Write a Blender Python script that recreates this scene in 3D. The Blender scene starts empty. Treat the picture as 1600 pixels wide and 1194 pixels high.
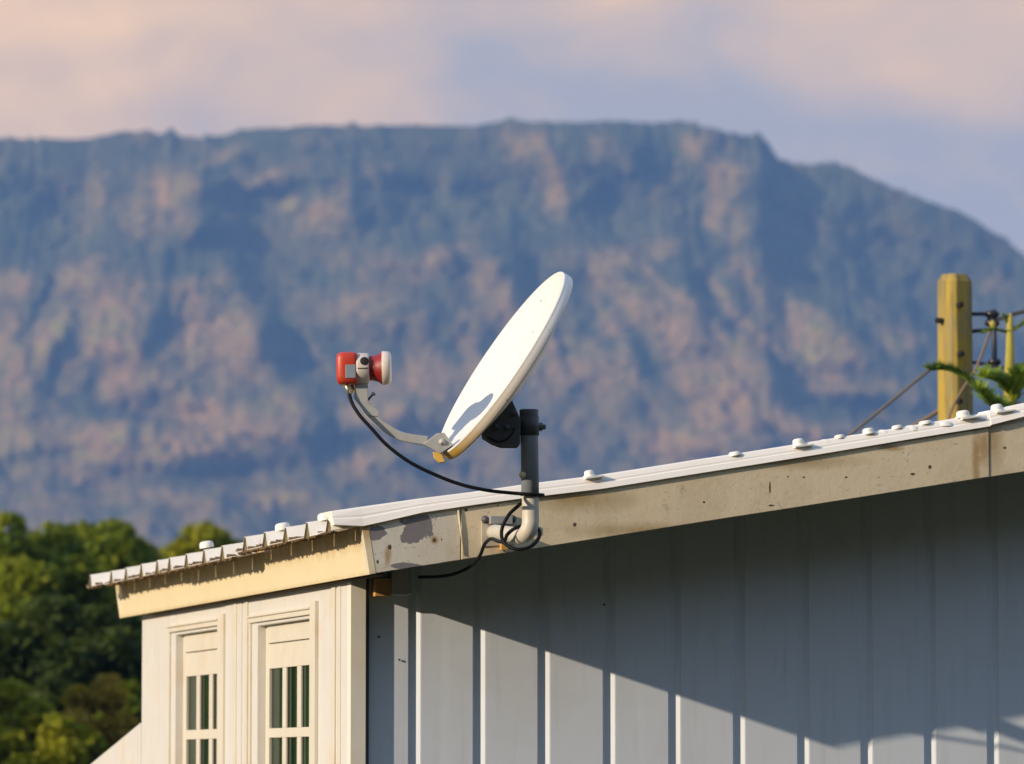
import bpy, bmesh, math, random
import numpy as np
from mathutils import Vector, Matrix

random.seed(7)
rng = np.random.default_rng(7)
SC = bpy.context.scene
COL = SC.collection

# ------------------------------------------------------------------ camera
FPX = 7500.0                       # focal length in pixels of a 1600 px wide picture
PITCH = math.atan(603.0 / FPX)
CAMZ = 1.9
cam_d = bpy.data.cameras.new('camera')
cam_d.sensor_width = 36.0
cam_d.lens = FPX / 1600.0 * 36.0
cam_d.clip_start = 0.5
cam_d.clip_end = 20000.0
cam_d.dof.use_dof = True
cam_d.dof.focus_distance = 14.7
cam_d.dof.aperture_fstop = 5.6
cam = bpy.data.objects.new('camera', cam_d)
cam.location = (0, 0, CAMZ)
cam.rotation_euler = (math.pi / 2 + PITCH, 0, 0)
COL.objects.link(cam)
SC.camera = cam

# ------------------------------------------------------------------ sun, sky, exposure
ALPHA = math.atan(1950.0 / FPX)     # turn of the house against the view
EU = Vector((math.cos(ALPHA), math.sin(ALPHA), 0))      # along the gable wall, to the right
ET = Vector((-math.sin(ALPHA), math.cos(ALPHA), 0))     # along the eave wall, away
SUN_T = (EU * 1.0 + ET * 0.295 + Vector((0, 0, -0.318))).normalized()   # way the sunlight travels
sun_d = bpy.data.lights.new('sun', 'SUN')
sun_d.energy = 5.0
sun_d.angle = math.radians(0.6)
sun_d.color = (1.0, 0.83, 0.63)
sun = bpy.data.objects.new('sun', sun_d)
sun.rotation_euler = SUN_T.to_track_quat('-Z', 'Y').to_euler()
sun.location = (-20, -10, 30)
COL.objects.link(sun)
SUN_EL = math.asin(-SUN_T.z)
SUN_ROT = math.atan2(-SUN_T.x, -SUN_T.y)

W = bpy.data.worlds.new('World')
SC.world = W
W.use_nodes = True
nt = W.node_tree
nt.nodes.clear()
def wn(t, **k):
    n = nt.nodes.new(t)
    for a, b in k.items(): setattr(n, a, b)
    return n
wo = wn('ShaderNodeOutputWorld'); bg = wn('ShaderNodeBackground')
sky = wn('ShaderNodeTexSky', sky_type='NISHITA', sun_disc=False)
sky.sun_elevation = SUN_EL
sky.sun_rotation = SUN_ROT
sky.altitude = 300; sky.dust_density = 0.4; sky.air_density = 1.3; sky.ozone_density = 2.5
tc = wn('ShaderNodeTexCoord')
mp = wn('ShaderNodeMapping'); mp.inputs['Scale'].default_value = (7.0, 7.0, 11.0); mp.inputs['Location'].default_value = (9.28, 8.81, 16.85)
nz = wn('ShaderNodeTexNoise'); nz.inputs['Scale'].default_value = 1.0; nz.inputs['Detail'].default_value = 3.0; nz.inputs['Roughness'].default_value = .45; nz.inputs['Distortion'].default_value = .3
rp = wn('ShaderNodeValToRGB')
rp.color_ramp.elements[0].position = .32; rp.color_ramp.elements[0].color = (2.95, 2.6, 2.55, 1)
rp.color_ramp.elements[1].position = .70; rp.color_ramp.elements[1].color = (8.8, 5.3, 2.2, 1)
e = rp.color_ramp.elements.new(.50); e.color = (5.4, 3.55, 2.15, 1)
# cloud bank thick near the horizon, broken and thinner overhead
sz = wn('ShaderNodeSeparateXYZ')
mr = wn('ShaderNodeMapRange'); mr.inputs['From Min'].default_value = .17; mr.inputs['From Max'].default_value = .38; mr.inputs['To Min'].default_value = .95; mr.inputs['To Max'].default_value = .80
mix = wn('ShaderNodeMix', data_type='RGBA')
L = nt.links.new
L(tc.outputs['Generated'], mp.inputs[0]); L(mp.outputs[0], nz.inputs['Vector'])
mp3 = wn('ShaderNodeMapping'); mp3.inputs['Scale'].default_value = (24, 24, 40); mp3.inputs['Location'].default_value = (5, 2, 8)
nz3 = wn('ShaderNodeTexNoise'); nz3.inputs['Scale'].default_value = 1.0; nz3.inputs['Detail'].default_value = 4.0; nz3.inputs['Distortion'].default_value = .4
mx3 = wn('ShaderNodeMath', operation='MULTIPLY_ADD'); mx3.inputs[1].default_value = .42; mx3.inputs[2].default_value = -.21
L(tc.outputs['Generated'], mp3.inputs[0]); L(mp3.outputs[0], nz3.inputs['Vector']); L(nz3.outputs['Fac'], mx3.inputs[0])
ad3 = wn('ShaderNodeMath', operation='ADD'); L(nz.outputs['Fac'], ad3.inputs[0]); L(mx3.outputs[0], ad3.inputs[1]); L(ad3.outputs[0], rp.inputs['Fac'])
L(tc.outputs['Generated'], sz.inputs[0]); L(sz.outputs['Z'], mr.inputs['Value'])
L(mr.outputs[0], mix.inputs['Factor']); L(sky.outputs[0], mix.inputs['A'])
# overhead, out of view, a bright bluish layer added to lift the blue fill
mr2 = wn('ShaderNodeMapRange'); mr2.inputs['From Min'].default_value = .20; mr2.inputs['From Max'].default_value = .40
fill_veil = wn('ShaderNodeMix', data_type='RGBA'); fill_veil.inputs['B'].default_value = (2.55, 3.3, 4.5, 1)
L(sz.outputs['Z'], mr2.inputs['Value']); L(mr2.outputs[0], fill_veil.inputs['Factor']); L(rp.outputs[0], fill_veil.inputs['A']); L(fill_veil.outputs['Result'], mix.inputs['B'])
L(mix.outputs['Result'], bg.inputs['Color']); L(bg.outputs[0], wo.inputs['Surface'])
bg.inputs['Strength'].default_value = 0.15

SC.view_settings.view_transform = 'Standard'
SC.view_settings.look = 'None'
SC.view_settings.exposure = 0.35
SC.view_settings.gamma = 1.0
SC.view_settings.use_curve_mapping = False
SC.render.engine = 'CYCLES'
SC.cycles.use_denoising = True
SC.cycles.max_bounces = 6
SC.cycles.volume_bounces = 0
SC.cycles.transparent_max_bounces = 8
SC.cycles.sample_clamp_indirect = 6.0

# ------------------------------------------------------------------ geometry helpers
CP, SP = math.cos(PITCH), math.sin(PITCH)
def ray(px, py):
    x = (px - 800.0) / FPX; y = (597.0 - py) / FPX
    return Vector((x, CP - y * SP, SP + y * CP))
CAM = Vector((0, 0, CAMZ))
def at(px, py, Y):
    """point at depth Y"""
    r = ray(px, py); return CAM + r * (Y / r.y)
C0 = at(577, 897, 15.0)            # lower corner of the fascia: origin of the house frame
HOUSE = Vector((C0.x, C0.y, 0))
def P(u, t, z): return C0 + EU * u + ET * t + Vector((0, 0, z))
def R(px, py, t=0.0):
    """(u, t, z) on the plane parallel to the gable wall"""
    r = ray(px, py); k = (C0 - CAM + ET * t).dot(ET) / r.dot(ET)
    q = CAM + r * k - C0
    return (q.dot(EU), t, q.z)
def Lf(px, py, u=0.0):
    """(u, t, z) on the plane parallel to the eave wall"""
    r = ray(px, py); k = (C0 - CAM + EU * u).dot(EU) / r.dot(EU)
    q = CAM + r * k - C0
    return (u, q.dot(ET), q.z)

class MB:
    def __init__(s): s.v = []; s.f = []; s.mi = []; s.sm = []
    def add(s, vs, fs, smooth=False):
        o = len(s.v); s.v += [Vector(a) for a in vs]
        s.f += [tuple(i + o for i in f) for f in fs]; s.sm += [smooth] * len(fs)
        return s
    def box(s, a, b, fr=P):
        (x0, y0, z0), (x1, y1, z1) = a, b
        v = [fr(x, y, z) for z in (z0, z1) for (x, y) in ((x0, y0), (x1, y0), (x1, y1), (x0, y1))]
        return s.add(v, [(0, 3, 2, 1), (4, 5, 6, 7), (0, 1, 5, 4), (1, 2, 6, 5), (2, 3, 7, 6), (3, 0, 4, 7)])
    def prism(s, poly, vec):
        n = len(poly); vec = Vector(vec)
        v = [Vector(p) for p in poly] + [Vector(p) + vec for p in poly]
        f = [tuple(range(n)), tuple(range(2 * n - 1, n - 1, -1))]
        f += [(i, (i + n), (i + 1) % n + n, (i + 1) % n) for i in range(n)]
        return s.add(v, f)
    def tube(s, pts, r, n=12, caps=True, smooth=True):
        pts = [Vector(p) for p in pts]
        rs = r if isinstance(r, (list, tuple)) else [r] * len(pts)
        up = None; vs = []
        for i, p in enumerate(pts):
            d = (pts[min(i + 1, len(pts) - 1)] - pts[max(i - 1, 0)]).normalized()
            if up is None:
                up = d.orthogonal().normalized()
            else:
                up = (up - d * up.dot(d)).normalized()
            w = d.cross(up)
            for k in range(n):
                a = 2 * math.pi * k / n
                vs.append(p + (up * math.cos(a) + w * math.sin(a)) * rs[i])
        fs = []
        for i in range(len(pts) - 1):
            for k in range(n):
                fs.append((i * n + k, i * n + (k + 1) % n, (i + 1) * n + (k + 1) % n, (i + 1) * n + k))
        s.add(vs, fs, smooth)
        if caps:
            o = len(s.v) - len(vs)
            s.f.append(tuple(range(o + n - 1, o - 1, -1))); s.sm.append(False)
            s.f.append(tuple(range(o + (len(pts) - 1) * n, o + len(pts) * n))); s.sm.append(False)
        return s
    def lathe(s, o, ax, prof, n=32, smooth=True, sx=1.0, ref=None):
        """prof: list of (distance along axis, radius)"""
        o = Vector(o); ax = Vector(ax).normalized()
        a1 = (Vector(ref) - ax * Vector(ref).dot(ax)).normalized() if ref is not None else ax.orthogonal().normalized()
        a2 = ax.cross(a1); vs = []; fs = []
        for (h, r) in prof:
            for k in range(n):
                a = 2 * math.pi * k / n
                vs.append(o + ax * h + (a1 * math.cos(a) * sx + a2 * math.sin(a)) * r)
        for i in range(len(prof) - 1):
            for k in range(n):
                fs.append((i * n + k, i * n + (k + 1) % n, (i + 1) * n + (k + 1) % n, (i + 1) * n + k))
        s.add(vs, fs, smooth)
        return s
    def build(s, name, mat, parent=None, bevel=0.0, origin=None, seg=2):
        org = Vector(origin) if origin is not None else Vector((0, 0, 0))
        if parent is not None and origin is None:
            org = Vector(parent.get('_org', (0, 0, 0)))
        me = bpy.data.meshes.new(name)
        me.from_pydata([v - org for v in s.v], [], s.f)
        me.polygons.foreach_set('use_smooth', s.sm)
        bm = bmesh.new(); bm.from_mesh(me); bmesh.ops.recalc_face_normals(bm, faces=bm.faces); bm.to_mesh(me); bm.free()
        me.materials.append(mat.m if isinstance(mat, M) else mat)
        o = bpy.data.objects.new(name, me); COL.objects.link(o)
        if parent is not None: o.parent = parent
        else: o.location = org
        o['_org'] = tuple(org)
        if bevel:
            b = o.modifiers.new('bevel', 'BEVEL'); b.width = bevel; b.segments = seg; b.limit_method = 'ANGLE'; b.angle_limit = math.radians(35)
            b.harden_normals = False
        return o

def thing(name, loc, label, cat, group=None):
    o = bpy.data.objects.new(name, None); COL.objects.link(o)
    o.location = loc; o['_org'] = tuple(loc); o.empty_display_size = .1
    o['label'] = label; o['category'] = cat
    if group: o['group'] = group
    return o
def tag(o, label, cat, group=None):
    o['label'] = label; o['category'] = cat
    if group: o['group'] = group
    return o

def bez(pts, n=8):
    """Catmull-Rom through points"""
    pts = [Vector(p) for p in pts]; out = []
    for i in range(len(pts) - 1):
        p0 = pts[max(i - 1, 0)]; p1 = pts[i]; p2 = pts[i + 1]; p3 = pts[min(i + 2, len(pts) - 1)]
        for k in range(n):
            t = k / n
            out.append(.5 * ((2 * p1) + (p2 - p0) * t + (2 * p0 - 5 * p1 + 4 * p2 - p3) * t * t + (3 * p1 - p0 - 3 * p2 + p3) * t ** 3))
    out.append(pts[-1]); return out

# ------------------------------------------------------------------ materials
class M:
    def __init__(s, name, base=(.8, .8, .8), rough=.6, metal=0.0, spec=.5):
        s.m = bpy.data.materials.new(name); s.m.use_nodes = True
        s.nt = s.m.node_tree; s.b = s.nt.nodes['Principled BSDF']
        s.b.inputs['Base Color'].default_value = (*base, 1)
        s.b.inputs['Roughness'].default_value = rough; s.b.inputs['Metallic'].default_value = metal
        s.b.inputs['Specular IOR Level'].default_value = spec
        s.tc = s.nt.nodes.new('ShaderNodeTexCoord'); s.cur = None; s.base = base
    def N(s, t, **k):
        n = s.nt.nodes.new(t)
        for a, b in k.items(): setattr(n, a, b)
        return n
    def L(s, a, b): s.nt.links.new(a, b)
    def coords(s, scale=(1, 1, 1), loc=(0, 0, 0), src='Object'):
        n = s.N('ShaderNodeMapping'); n.inputs['Scale'].default_value = scale; n.inputs['Location'].default_value = loc
        s.L(s.tc.outputs[src], n.inputs[0]); return n.outputs[0]
    def noise(s, scale=5, detail=4, rough=.55, vec=(1, 1, 1), loc=(0, 0, 0), dist=0.0):
        n = s.N('ShaderNodeTexNoise'); n.inputs['Scale'].default_value = scale; n.inputs['Detail'].default_value = detail
        n.inputs['Roughness'].default_value = rough; n.inputs['Distortion'].default_value = dist
        s.L(s.coords(vec, loc), n.inputs['Vector']); return n.outputs['Fac']
    def ramp(s, sock, lo, hi, a=0.0, b=1.0):
        n = s.N('ShaderNodeMapRange'); n.inputs['From Min'].default_value = lo; n.inputs['From Max'].default_value = hi
        n.inputs['To Min'].default_value = a; n.inputs['To Max'].default_value = b
        s.L(sock, n.inputs['Value']); return n.outputs[0]
    def math(s, op, a, b):
        n = s.N('ShaderNodeMath', operation=op)
        for i, x in enumerate((a, b)):
            if hasattr(x, 'is_linked'): s.L(x, n.inputs[i])
            else: n.inputs[i].default_value = x
        return n.outputs[0]
    def layer(s, mask, color):
        n = s.N('ShaderNodeMix', data_type='RGBA'); s.L(mask, n.inputs['Factor'])
        if s.cur is None: n.inputs['A'].default_value = (*s.base, 1)
        else: s.L(s.cur, n.inputs['A'])
        n.inputs['B'].default_value = (*color, 1); s.cur = n.outputs['Result']
        s.L(s.cur, s.b.inputs['Base Color']); return s
    def blob(s, p, rad, nscale=40, amp=.5, soft=.12):
        """mask of an irregular patch round a point (house frame u,t,z) ; rad in metres (x, y, z)"""
        c = P(*p) - HOUSE
        mm = s.N('ShaderNodeVectorMath', operation='SUBTRACT'); s.L(s.tc.outputs['Object'], mm.inputs[0]); mm.inputs[1].default_value = c
        m2 = s.N('ShaderNodeVectorMath', operation='DIVIDE'); s.L(mm.outputs[0], m2.inputs[0]); m2.inputs[1].default_value = rad
        ln = s.N('ShaderNodeVectorMath', operation='LENGTH'); s.L(m2.outputs[0], ln.inputs[0])
        nn = s.noise(nscale, 5, .6)
        d = s.math('ADD', ln.outputs['Value'], s.math('MULTIPLY', s.math('SUBTRACT', nn, .5), amp * 4))
        return s.ramp(d, 1 - soft, 1 + soft, 1.0, 0.0)
    def bump(s, sock, strength=.2, dist=.002):
        n = s.N('ShaderNodeBump'); n.inputs['Strength'].default_value = strength; n.inputs['Distance'].default_value = dist
        s.L(sock, n.inputs['Height']); s.L(n.outputs[0], s.b.inputs['Normal']); return s
    def rough_var(s, sock, a, b):
        s.L(s.ramp(sock, .3, .7, a, b), s.b.inputs['Roughness']); return s

def painted(name, base, dirt, amt=.5, rough=.5, scale=6, streak=True):
    m = M(name, base, rough)
    n1 = m.noise(scale, 6, .6)
    m.layer(m.ramp(n1, .5, .8, 0, amt), dirt)
    if streak:
        n2 = m.noise(3, 5, .6, vec=(12, 12, .8), loc=(3, 1, 2))
        m.layer(m.ramp(n2, .55, .85, 0, amt * .8), tuple(c * .75 for c in dirt))
    n3 = m.noise(220, 2, .5)
    m.layer(m.ramp(n3, .72, .78, 0, .35), tuple(c * .5 for c in dirt))
    m.bump(m.noise(30, 6, .6), .12, .002)
    m.rough_var(n1, rough - .1, rough + .15)
    return m

m_white = painted('white_paint', (.63, .62, .58), (.52, .40, .24), .5, .5)
m_cream = painted('cream_paint', (.76, .72, .62), (.58, .44, .26), .45, .5)
m_trimw = painted('window_paint', (.64, .60, .50), (.48, .33, .16), .45, .5)
m_clad = painted('coated_steel_cladding', (.68, .73, .79), (.52, .50, .47), .35, .42, 3)
m_roof = painted('white_roof_steel', (.84, .79, .70), (.55, .47, .33), .40, .45, 9)
m_flash = painted('white_flashing_steel', (.86, .81, .74), (.66, .58, .47), .25, .4, 5, False)
m_rib_shade = painted('rib_cavity_shade', (.17, .13, .045), (.16, .11, .05), .8, .8, 14)
m_steel = painted('galvanised_steel', (.42, .42, .40), (.24, .20, .14), .5, .5, 20)
m_steel.b.inputs['Metallic'].default_value = .35
m_mast = painted('beige_painted_pipe', (.56, .52, .43), (.36, .28, .17), .35, .45, 8)
m_darkm = painted('dark_bracket_steel', (.07, .075, .08), (.03, .03, .03), .4, .55, 15)
m_cable = M('black_cable', (.008, .008, .008), .6, spec=.15).m
m_bolt = painted('bolt_steel', (.45, .43, .40), (.25, .18, .1), .5, .4, 60)
m_dark = M('dark_hole', (.01, .01, .01), .9).m
m_cap = painted('white_screw_cap', (.80, .78, .72), (.55, .45, .3), .4, .5, 60)
m_red = painted('red_plastic', (.47, .038, .012), (.22, .015, .008), .6, .42, 25, False)
m_red_shade = painted('shaded_red_plastic', (.26, .012, .010), (.12, .008, .006), .6, .45, 25, False)  # horn neck: red darkened to paint in the collar's shade
m_lnbw = painted('aged_white_plastic', (.64, .56, .50), (.40, .33, .24), .5, .5, 40)
m_label = M('grey_sticker', (.22, .26, .30), .4).m
m_brass = M('brass_connector', (.62, .52, .28), .35, .8).m
m_moss = painted('eave_grime', (.13, .08, .03), (.05, .03, .015), .8, .95, 60)
m_rustw = painted('rusty_orange_timber', (.55, .30, .09), (.28, .12, .03), .7, .8, 40)
m_conc = painted('grey_purlin', (.50, .48, .44), (.45, .25, .08), .9, .8, 22)
m_inter = M('dark_room', (.05, .05, .045), .9).m
m_bird = M('wood_post', (.27, .215, .085), .8)
n1 = m_bird.noise(4, 6, .6, vec=(9, 9, .5)); m_bird.layer(m_bird.ramp(n1, .45, .7, 0, .8), (.17, .13, .035))
m_bird.layer(m_bird.ramp(m_bird.noise(3, 4, .5, vec=(4,4,.3)), .46, .58, 0, .9), (.42, .29, .03)); ngr = m_bird.noise(6, 5, .7, vec=(14, 14, .35), loc=(2, 2, 2)); m_bird.layer(m_bird.ramp(ngr, .54, .60, 0, .75), (.085, .06, .025)); m_bird.layer(m_bird.ramp(m_bird.noise(5, 5, .6, loc=(1, 5, 9)), .5, .7, 0, .5), (.20, .18, .13)); m_bird.bump(n1, .6, .02)

def white_dish():
    m = M('dish_enamel', (.72, .70, .66), .42)
    n = m.noise(9, 5, .6); m.layer(m.ramp(n, .5, .8, 0, .25), (.66, .62, .54))
    m.layer(m.ramp(m.noise(90, 2, .5), .76, .80, 0, .6), (.2, .16, .12))
    m.bump(m.noise(14, 3, .5), .05, .002)
    return m
m_dish = white_dish()
# rim: lower part stained ochre
m_rim = M('dish_rim_enamel', (.84, .80, .74), .5)
sp = m_rim.N('ShaderNodeSeparateXYZ'); m_rim.L(m_rim.tc.outputs['Object'], sp.inputs[0])

def fascia_mat(name, spots, rust, peel=(), stain=(), base=(.72, .60, .40)):
    m = M(name, base, .6)
    n1 = m.noise(5, 6, .6); m.layer(m.ramp(n1, .45, .75, 0, .6), (.52, .42, .26))
    n2 = m.noise(2.5, 5, .6, vec=(10, 10, 1)); m.layer(m.ramp(n2, .5, .8, 0, .45), (.72, .66, .54))
    n4 = m.noise(38, 6, .7, dist=.6); m.layer(m.ramp(n4, .60, .68, 0, .6), (.38, .33, .25))
    m.layer(m.ramp(m.noise(55, 3, .5, vec=(1, 1, 2.5), dist=2.0, loc=(8, 8, 8)), .68, .70, 0, .7), (.20, .16, .11))
    m.layer(m.ramp(m.noise(16, 7, .75, dist=1.5, loc=(5, 2, 1)), .62, .64, 0, .4), (.68, .66, .61))
    for (p, r) in peel: m.layer(m.blob(p, r, 28, .55, .03), (.20, .185, .19))
    for (p, r) in rust: m.layer(m.math('MULTIPLY', m.blob(p, r, 50, .3, .5), .75), (.34, .20, .06))
    for (p, r) in stain: m.layer(m.math('MULTIPLY', m.blob(p, r, 12, .3, .7), .75), (.36, .25, .10))
    for (p, r) in spots: m.layer(m.blob(p, r, 160, .3, .1), (.09, .06, .035))
    m.bump(m.math('ADD', n4, m.noise(12, 4, .6)), .35, .003)
    return m.m

# ------------------------------------------------------------------ ground and mountain
def vnoise(x, y, seed, cell):
    """smooth value noise, x, y arrays"""
    r = np.random.default_rng(seed); G = r.random((256, 256))
    gx = x / cell; gy = y / cell
    ix = np.floor(gx).astype(int); iy = np.floor(gy).astype(int)
    fx = gx - ix; fy = gy - iy
    fx = fx * fx * fx * (fx * (fx * 6 - 15) + 10); fy = fy * fy * fy * (fy * (fy * 6 - 15) + 10)
    a = G[ix % 256, iy % 256]; b = G[(ix + 1) % 256, iy % 256]; c = G[ix % 256, (iy + 1) % 256]; d = G[(ix + 1) % 256, (iy + 1) % 256]
    return (a * (1 - fx) + b * fx) * (1 - fy) + (c * (1 - fx) + d * fx) * fy
def fbm(x, y, seed, cell, octs=5, gain=.5):
    s = 0; a = 1; t = 0
    for o in range(octs):
        s = s + a * vnoise(x + 13.7 * o, y + 7.1 * o, seed + o, cell / 2 ** o); t += a; a *= gain
    return s / t

SKY_PTS = [(-9000, 1150), (-4500, 900), (-2000, 560), (-1200, 420), (-600, 290), (-200, 232), (0, 219), (110, 219), (160, 210), (200, 208), (222, 205), (240, 211), (256, 208), (280, 214), (305, 217), (340, 212),
           (400, 203), (470, 198), (540, 197), (600, 196), (700, 200), (740, 199), (770, 193), (830, 192), (900, 195), (950, 190), (1020, 193), (1070, 192), (1100, 200), (1130, 206),
           (1160, 211), (1192, 214), (1207, 226), (1222, 252), (1260, 257), (1300, 254), (1340, 263), (1365, 282), (1400, 293), (1450, 311), (1510, 337), (1560, 363), (1600, 396), (1700, 470), (1900, 590), (2400, 760), (4000, 980), (9000, 1150)]
# sunlit patches on rocky, dry slopes, painted paler: px, py, rx, ry, tilt deg, strength
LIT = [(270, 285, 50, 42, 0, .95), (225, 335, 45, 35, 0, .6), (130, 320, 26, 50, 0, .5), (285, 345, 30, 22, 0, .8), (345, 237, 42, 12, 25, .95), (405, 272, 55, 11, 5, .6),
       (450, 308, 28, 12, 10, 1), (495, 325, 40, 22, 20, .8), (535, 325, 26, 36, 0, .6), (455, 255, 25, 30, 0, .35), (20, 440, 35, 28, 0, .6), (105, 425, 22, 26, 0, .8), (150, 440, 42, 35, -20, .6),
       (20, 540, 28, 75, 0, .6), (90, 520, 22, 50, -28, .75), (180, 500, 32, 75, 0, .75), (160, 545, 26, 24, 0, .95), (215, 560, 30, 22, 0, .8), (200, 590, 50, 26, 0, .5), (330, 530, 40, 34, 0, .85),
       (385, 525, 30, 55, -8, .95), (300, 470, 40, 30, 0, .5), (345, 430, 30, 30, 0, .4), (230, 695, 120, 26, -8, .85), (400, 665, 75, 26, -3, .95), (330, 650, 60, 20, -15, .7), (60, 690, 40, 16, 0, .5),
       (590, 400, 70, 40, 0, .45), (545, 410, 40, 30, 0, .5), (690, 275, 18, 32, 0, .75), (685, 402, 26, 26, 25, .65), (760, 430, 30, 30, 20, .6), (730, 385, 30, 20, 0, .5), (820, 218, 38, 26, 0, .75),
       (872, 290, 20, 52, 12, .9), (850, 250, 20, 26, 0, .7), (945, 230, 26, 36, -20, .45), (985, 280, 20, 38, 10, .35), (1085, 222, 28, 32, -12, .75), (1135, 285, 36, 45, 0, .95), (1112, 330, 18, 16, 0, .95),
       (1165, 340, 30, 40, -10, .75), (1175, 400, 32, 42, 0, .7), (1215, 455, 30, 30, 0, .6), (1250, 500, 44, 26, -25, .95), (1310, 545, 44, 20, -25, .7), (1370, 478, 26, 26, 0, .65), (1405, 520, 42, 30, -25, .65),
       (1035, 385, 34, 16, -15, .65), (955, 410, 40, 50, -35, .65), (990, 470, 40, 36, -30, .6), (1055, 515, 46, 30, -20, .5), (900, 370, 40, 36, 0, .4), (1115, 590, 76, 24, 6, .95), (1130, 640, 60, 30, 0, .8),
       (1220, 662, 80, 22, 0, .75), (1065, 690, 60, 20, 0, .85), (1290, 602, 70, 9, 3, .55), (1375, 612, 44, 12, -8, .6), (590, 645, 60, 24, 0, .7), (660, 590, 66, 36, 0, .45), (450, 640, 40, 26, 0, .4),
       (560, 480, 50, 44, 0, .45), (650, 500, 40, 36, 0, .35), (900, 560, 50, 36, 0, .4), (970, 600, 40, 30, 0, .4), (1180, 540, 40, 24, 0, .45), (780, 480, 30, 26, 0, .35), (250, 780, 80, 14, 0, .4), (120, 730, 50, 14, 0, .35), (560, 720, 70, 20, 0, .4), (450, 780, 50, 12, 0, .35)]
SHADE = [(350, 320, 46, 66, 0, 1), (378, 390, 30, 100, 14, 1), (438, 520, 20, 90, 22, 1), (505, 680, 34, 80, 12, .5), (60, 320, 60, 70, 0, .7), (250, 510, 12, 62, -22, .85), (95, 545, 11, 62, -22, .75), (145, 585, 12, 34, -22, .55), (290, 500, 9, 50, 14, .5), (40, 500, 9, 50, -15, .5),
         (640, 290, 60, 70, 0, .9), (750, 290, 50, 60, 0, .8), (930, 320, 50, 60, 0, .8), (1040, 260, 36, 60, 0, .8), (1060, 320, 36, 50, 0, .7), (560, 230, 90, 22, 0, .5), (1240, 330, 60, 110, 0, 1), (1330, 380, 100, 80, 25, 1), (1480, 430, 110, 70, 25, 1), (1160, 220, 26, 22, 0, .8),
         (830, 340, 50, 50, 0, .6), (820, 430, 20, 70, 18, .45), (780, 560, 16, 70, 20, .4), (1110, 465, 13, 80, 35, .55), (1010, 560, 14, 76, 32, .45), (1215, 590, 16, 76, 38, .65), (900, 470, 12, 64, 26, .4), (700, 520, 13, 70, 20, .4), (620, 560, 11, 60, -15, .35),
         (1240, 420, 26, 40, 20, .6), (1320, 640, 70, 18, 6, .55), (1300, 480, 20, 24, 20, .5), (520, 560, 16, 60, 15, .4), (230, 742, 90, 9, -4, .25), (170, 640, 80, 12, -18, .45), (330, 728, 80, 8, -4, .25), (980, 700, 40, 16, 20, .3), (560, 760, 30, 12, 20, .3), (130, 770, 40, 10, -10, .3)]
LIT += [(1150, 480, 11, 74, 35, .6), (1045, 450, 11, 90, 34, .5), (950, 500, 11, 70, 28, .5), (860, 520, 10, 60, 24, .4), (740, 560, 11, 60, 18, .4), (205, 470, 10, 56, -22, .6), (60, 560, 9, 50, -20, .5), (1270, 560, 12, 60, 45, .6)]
def fmap(px, py, blobs, warp):
    out = np.zeros_like(px)
    for (cx, cy, rx, ry, an, s) in blobs:
        a = math.radians(-an); dx = px - cx + warp[0]; dy = py - cy + warp[1]
        x = (dx * math.cos(a) + dy * math.sin(a)) / rx; y = (-dx * math.sin(a) + dy * math.cos(a)) / ry
        out = np.maximum(out, s * np.exp(-(x * x + y * y) ** 1.3 * .8))
    return out

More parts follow.
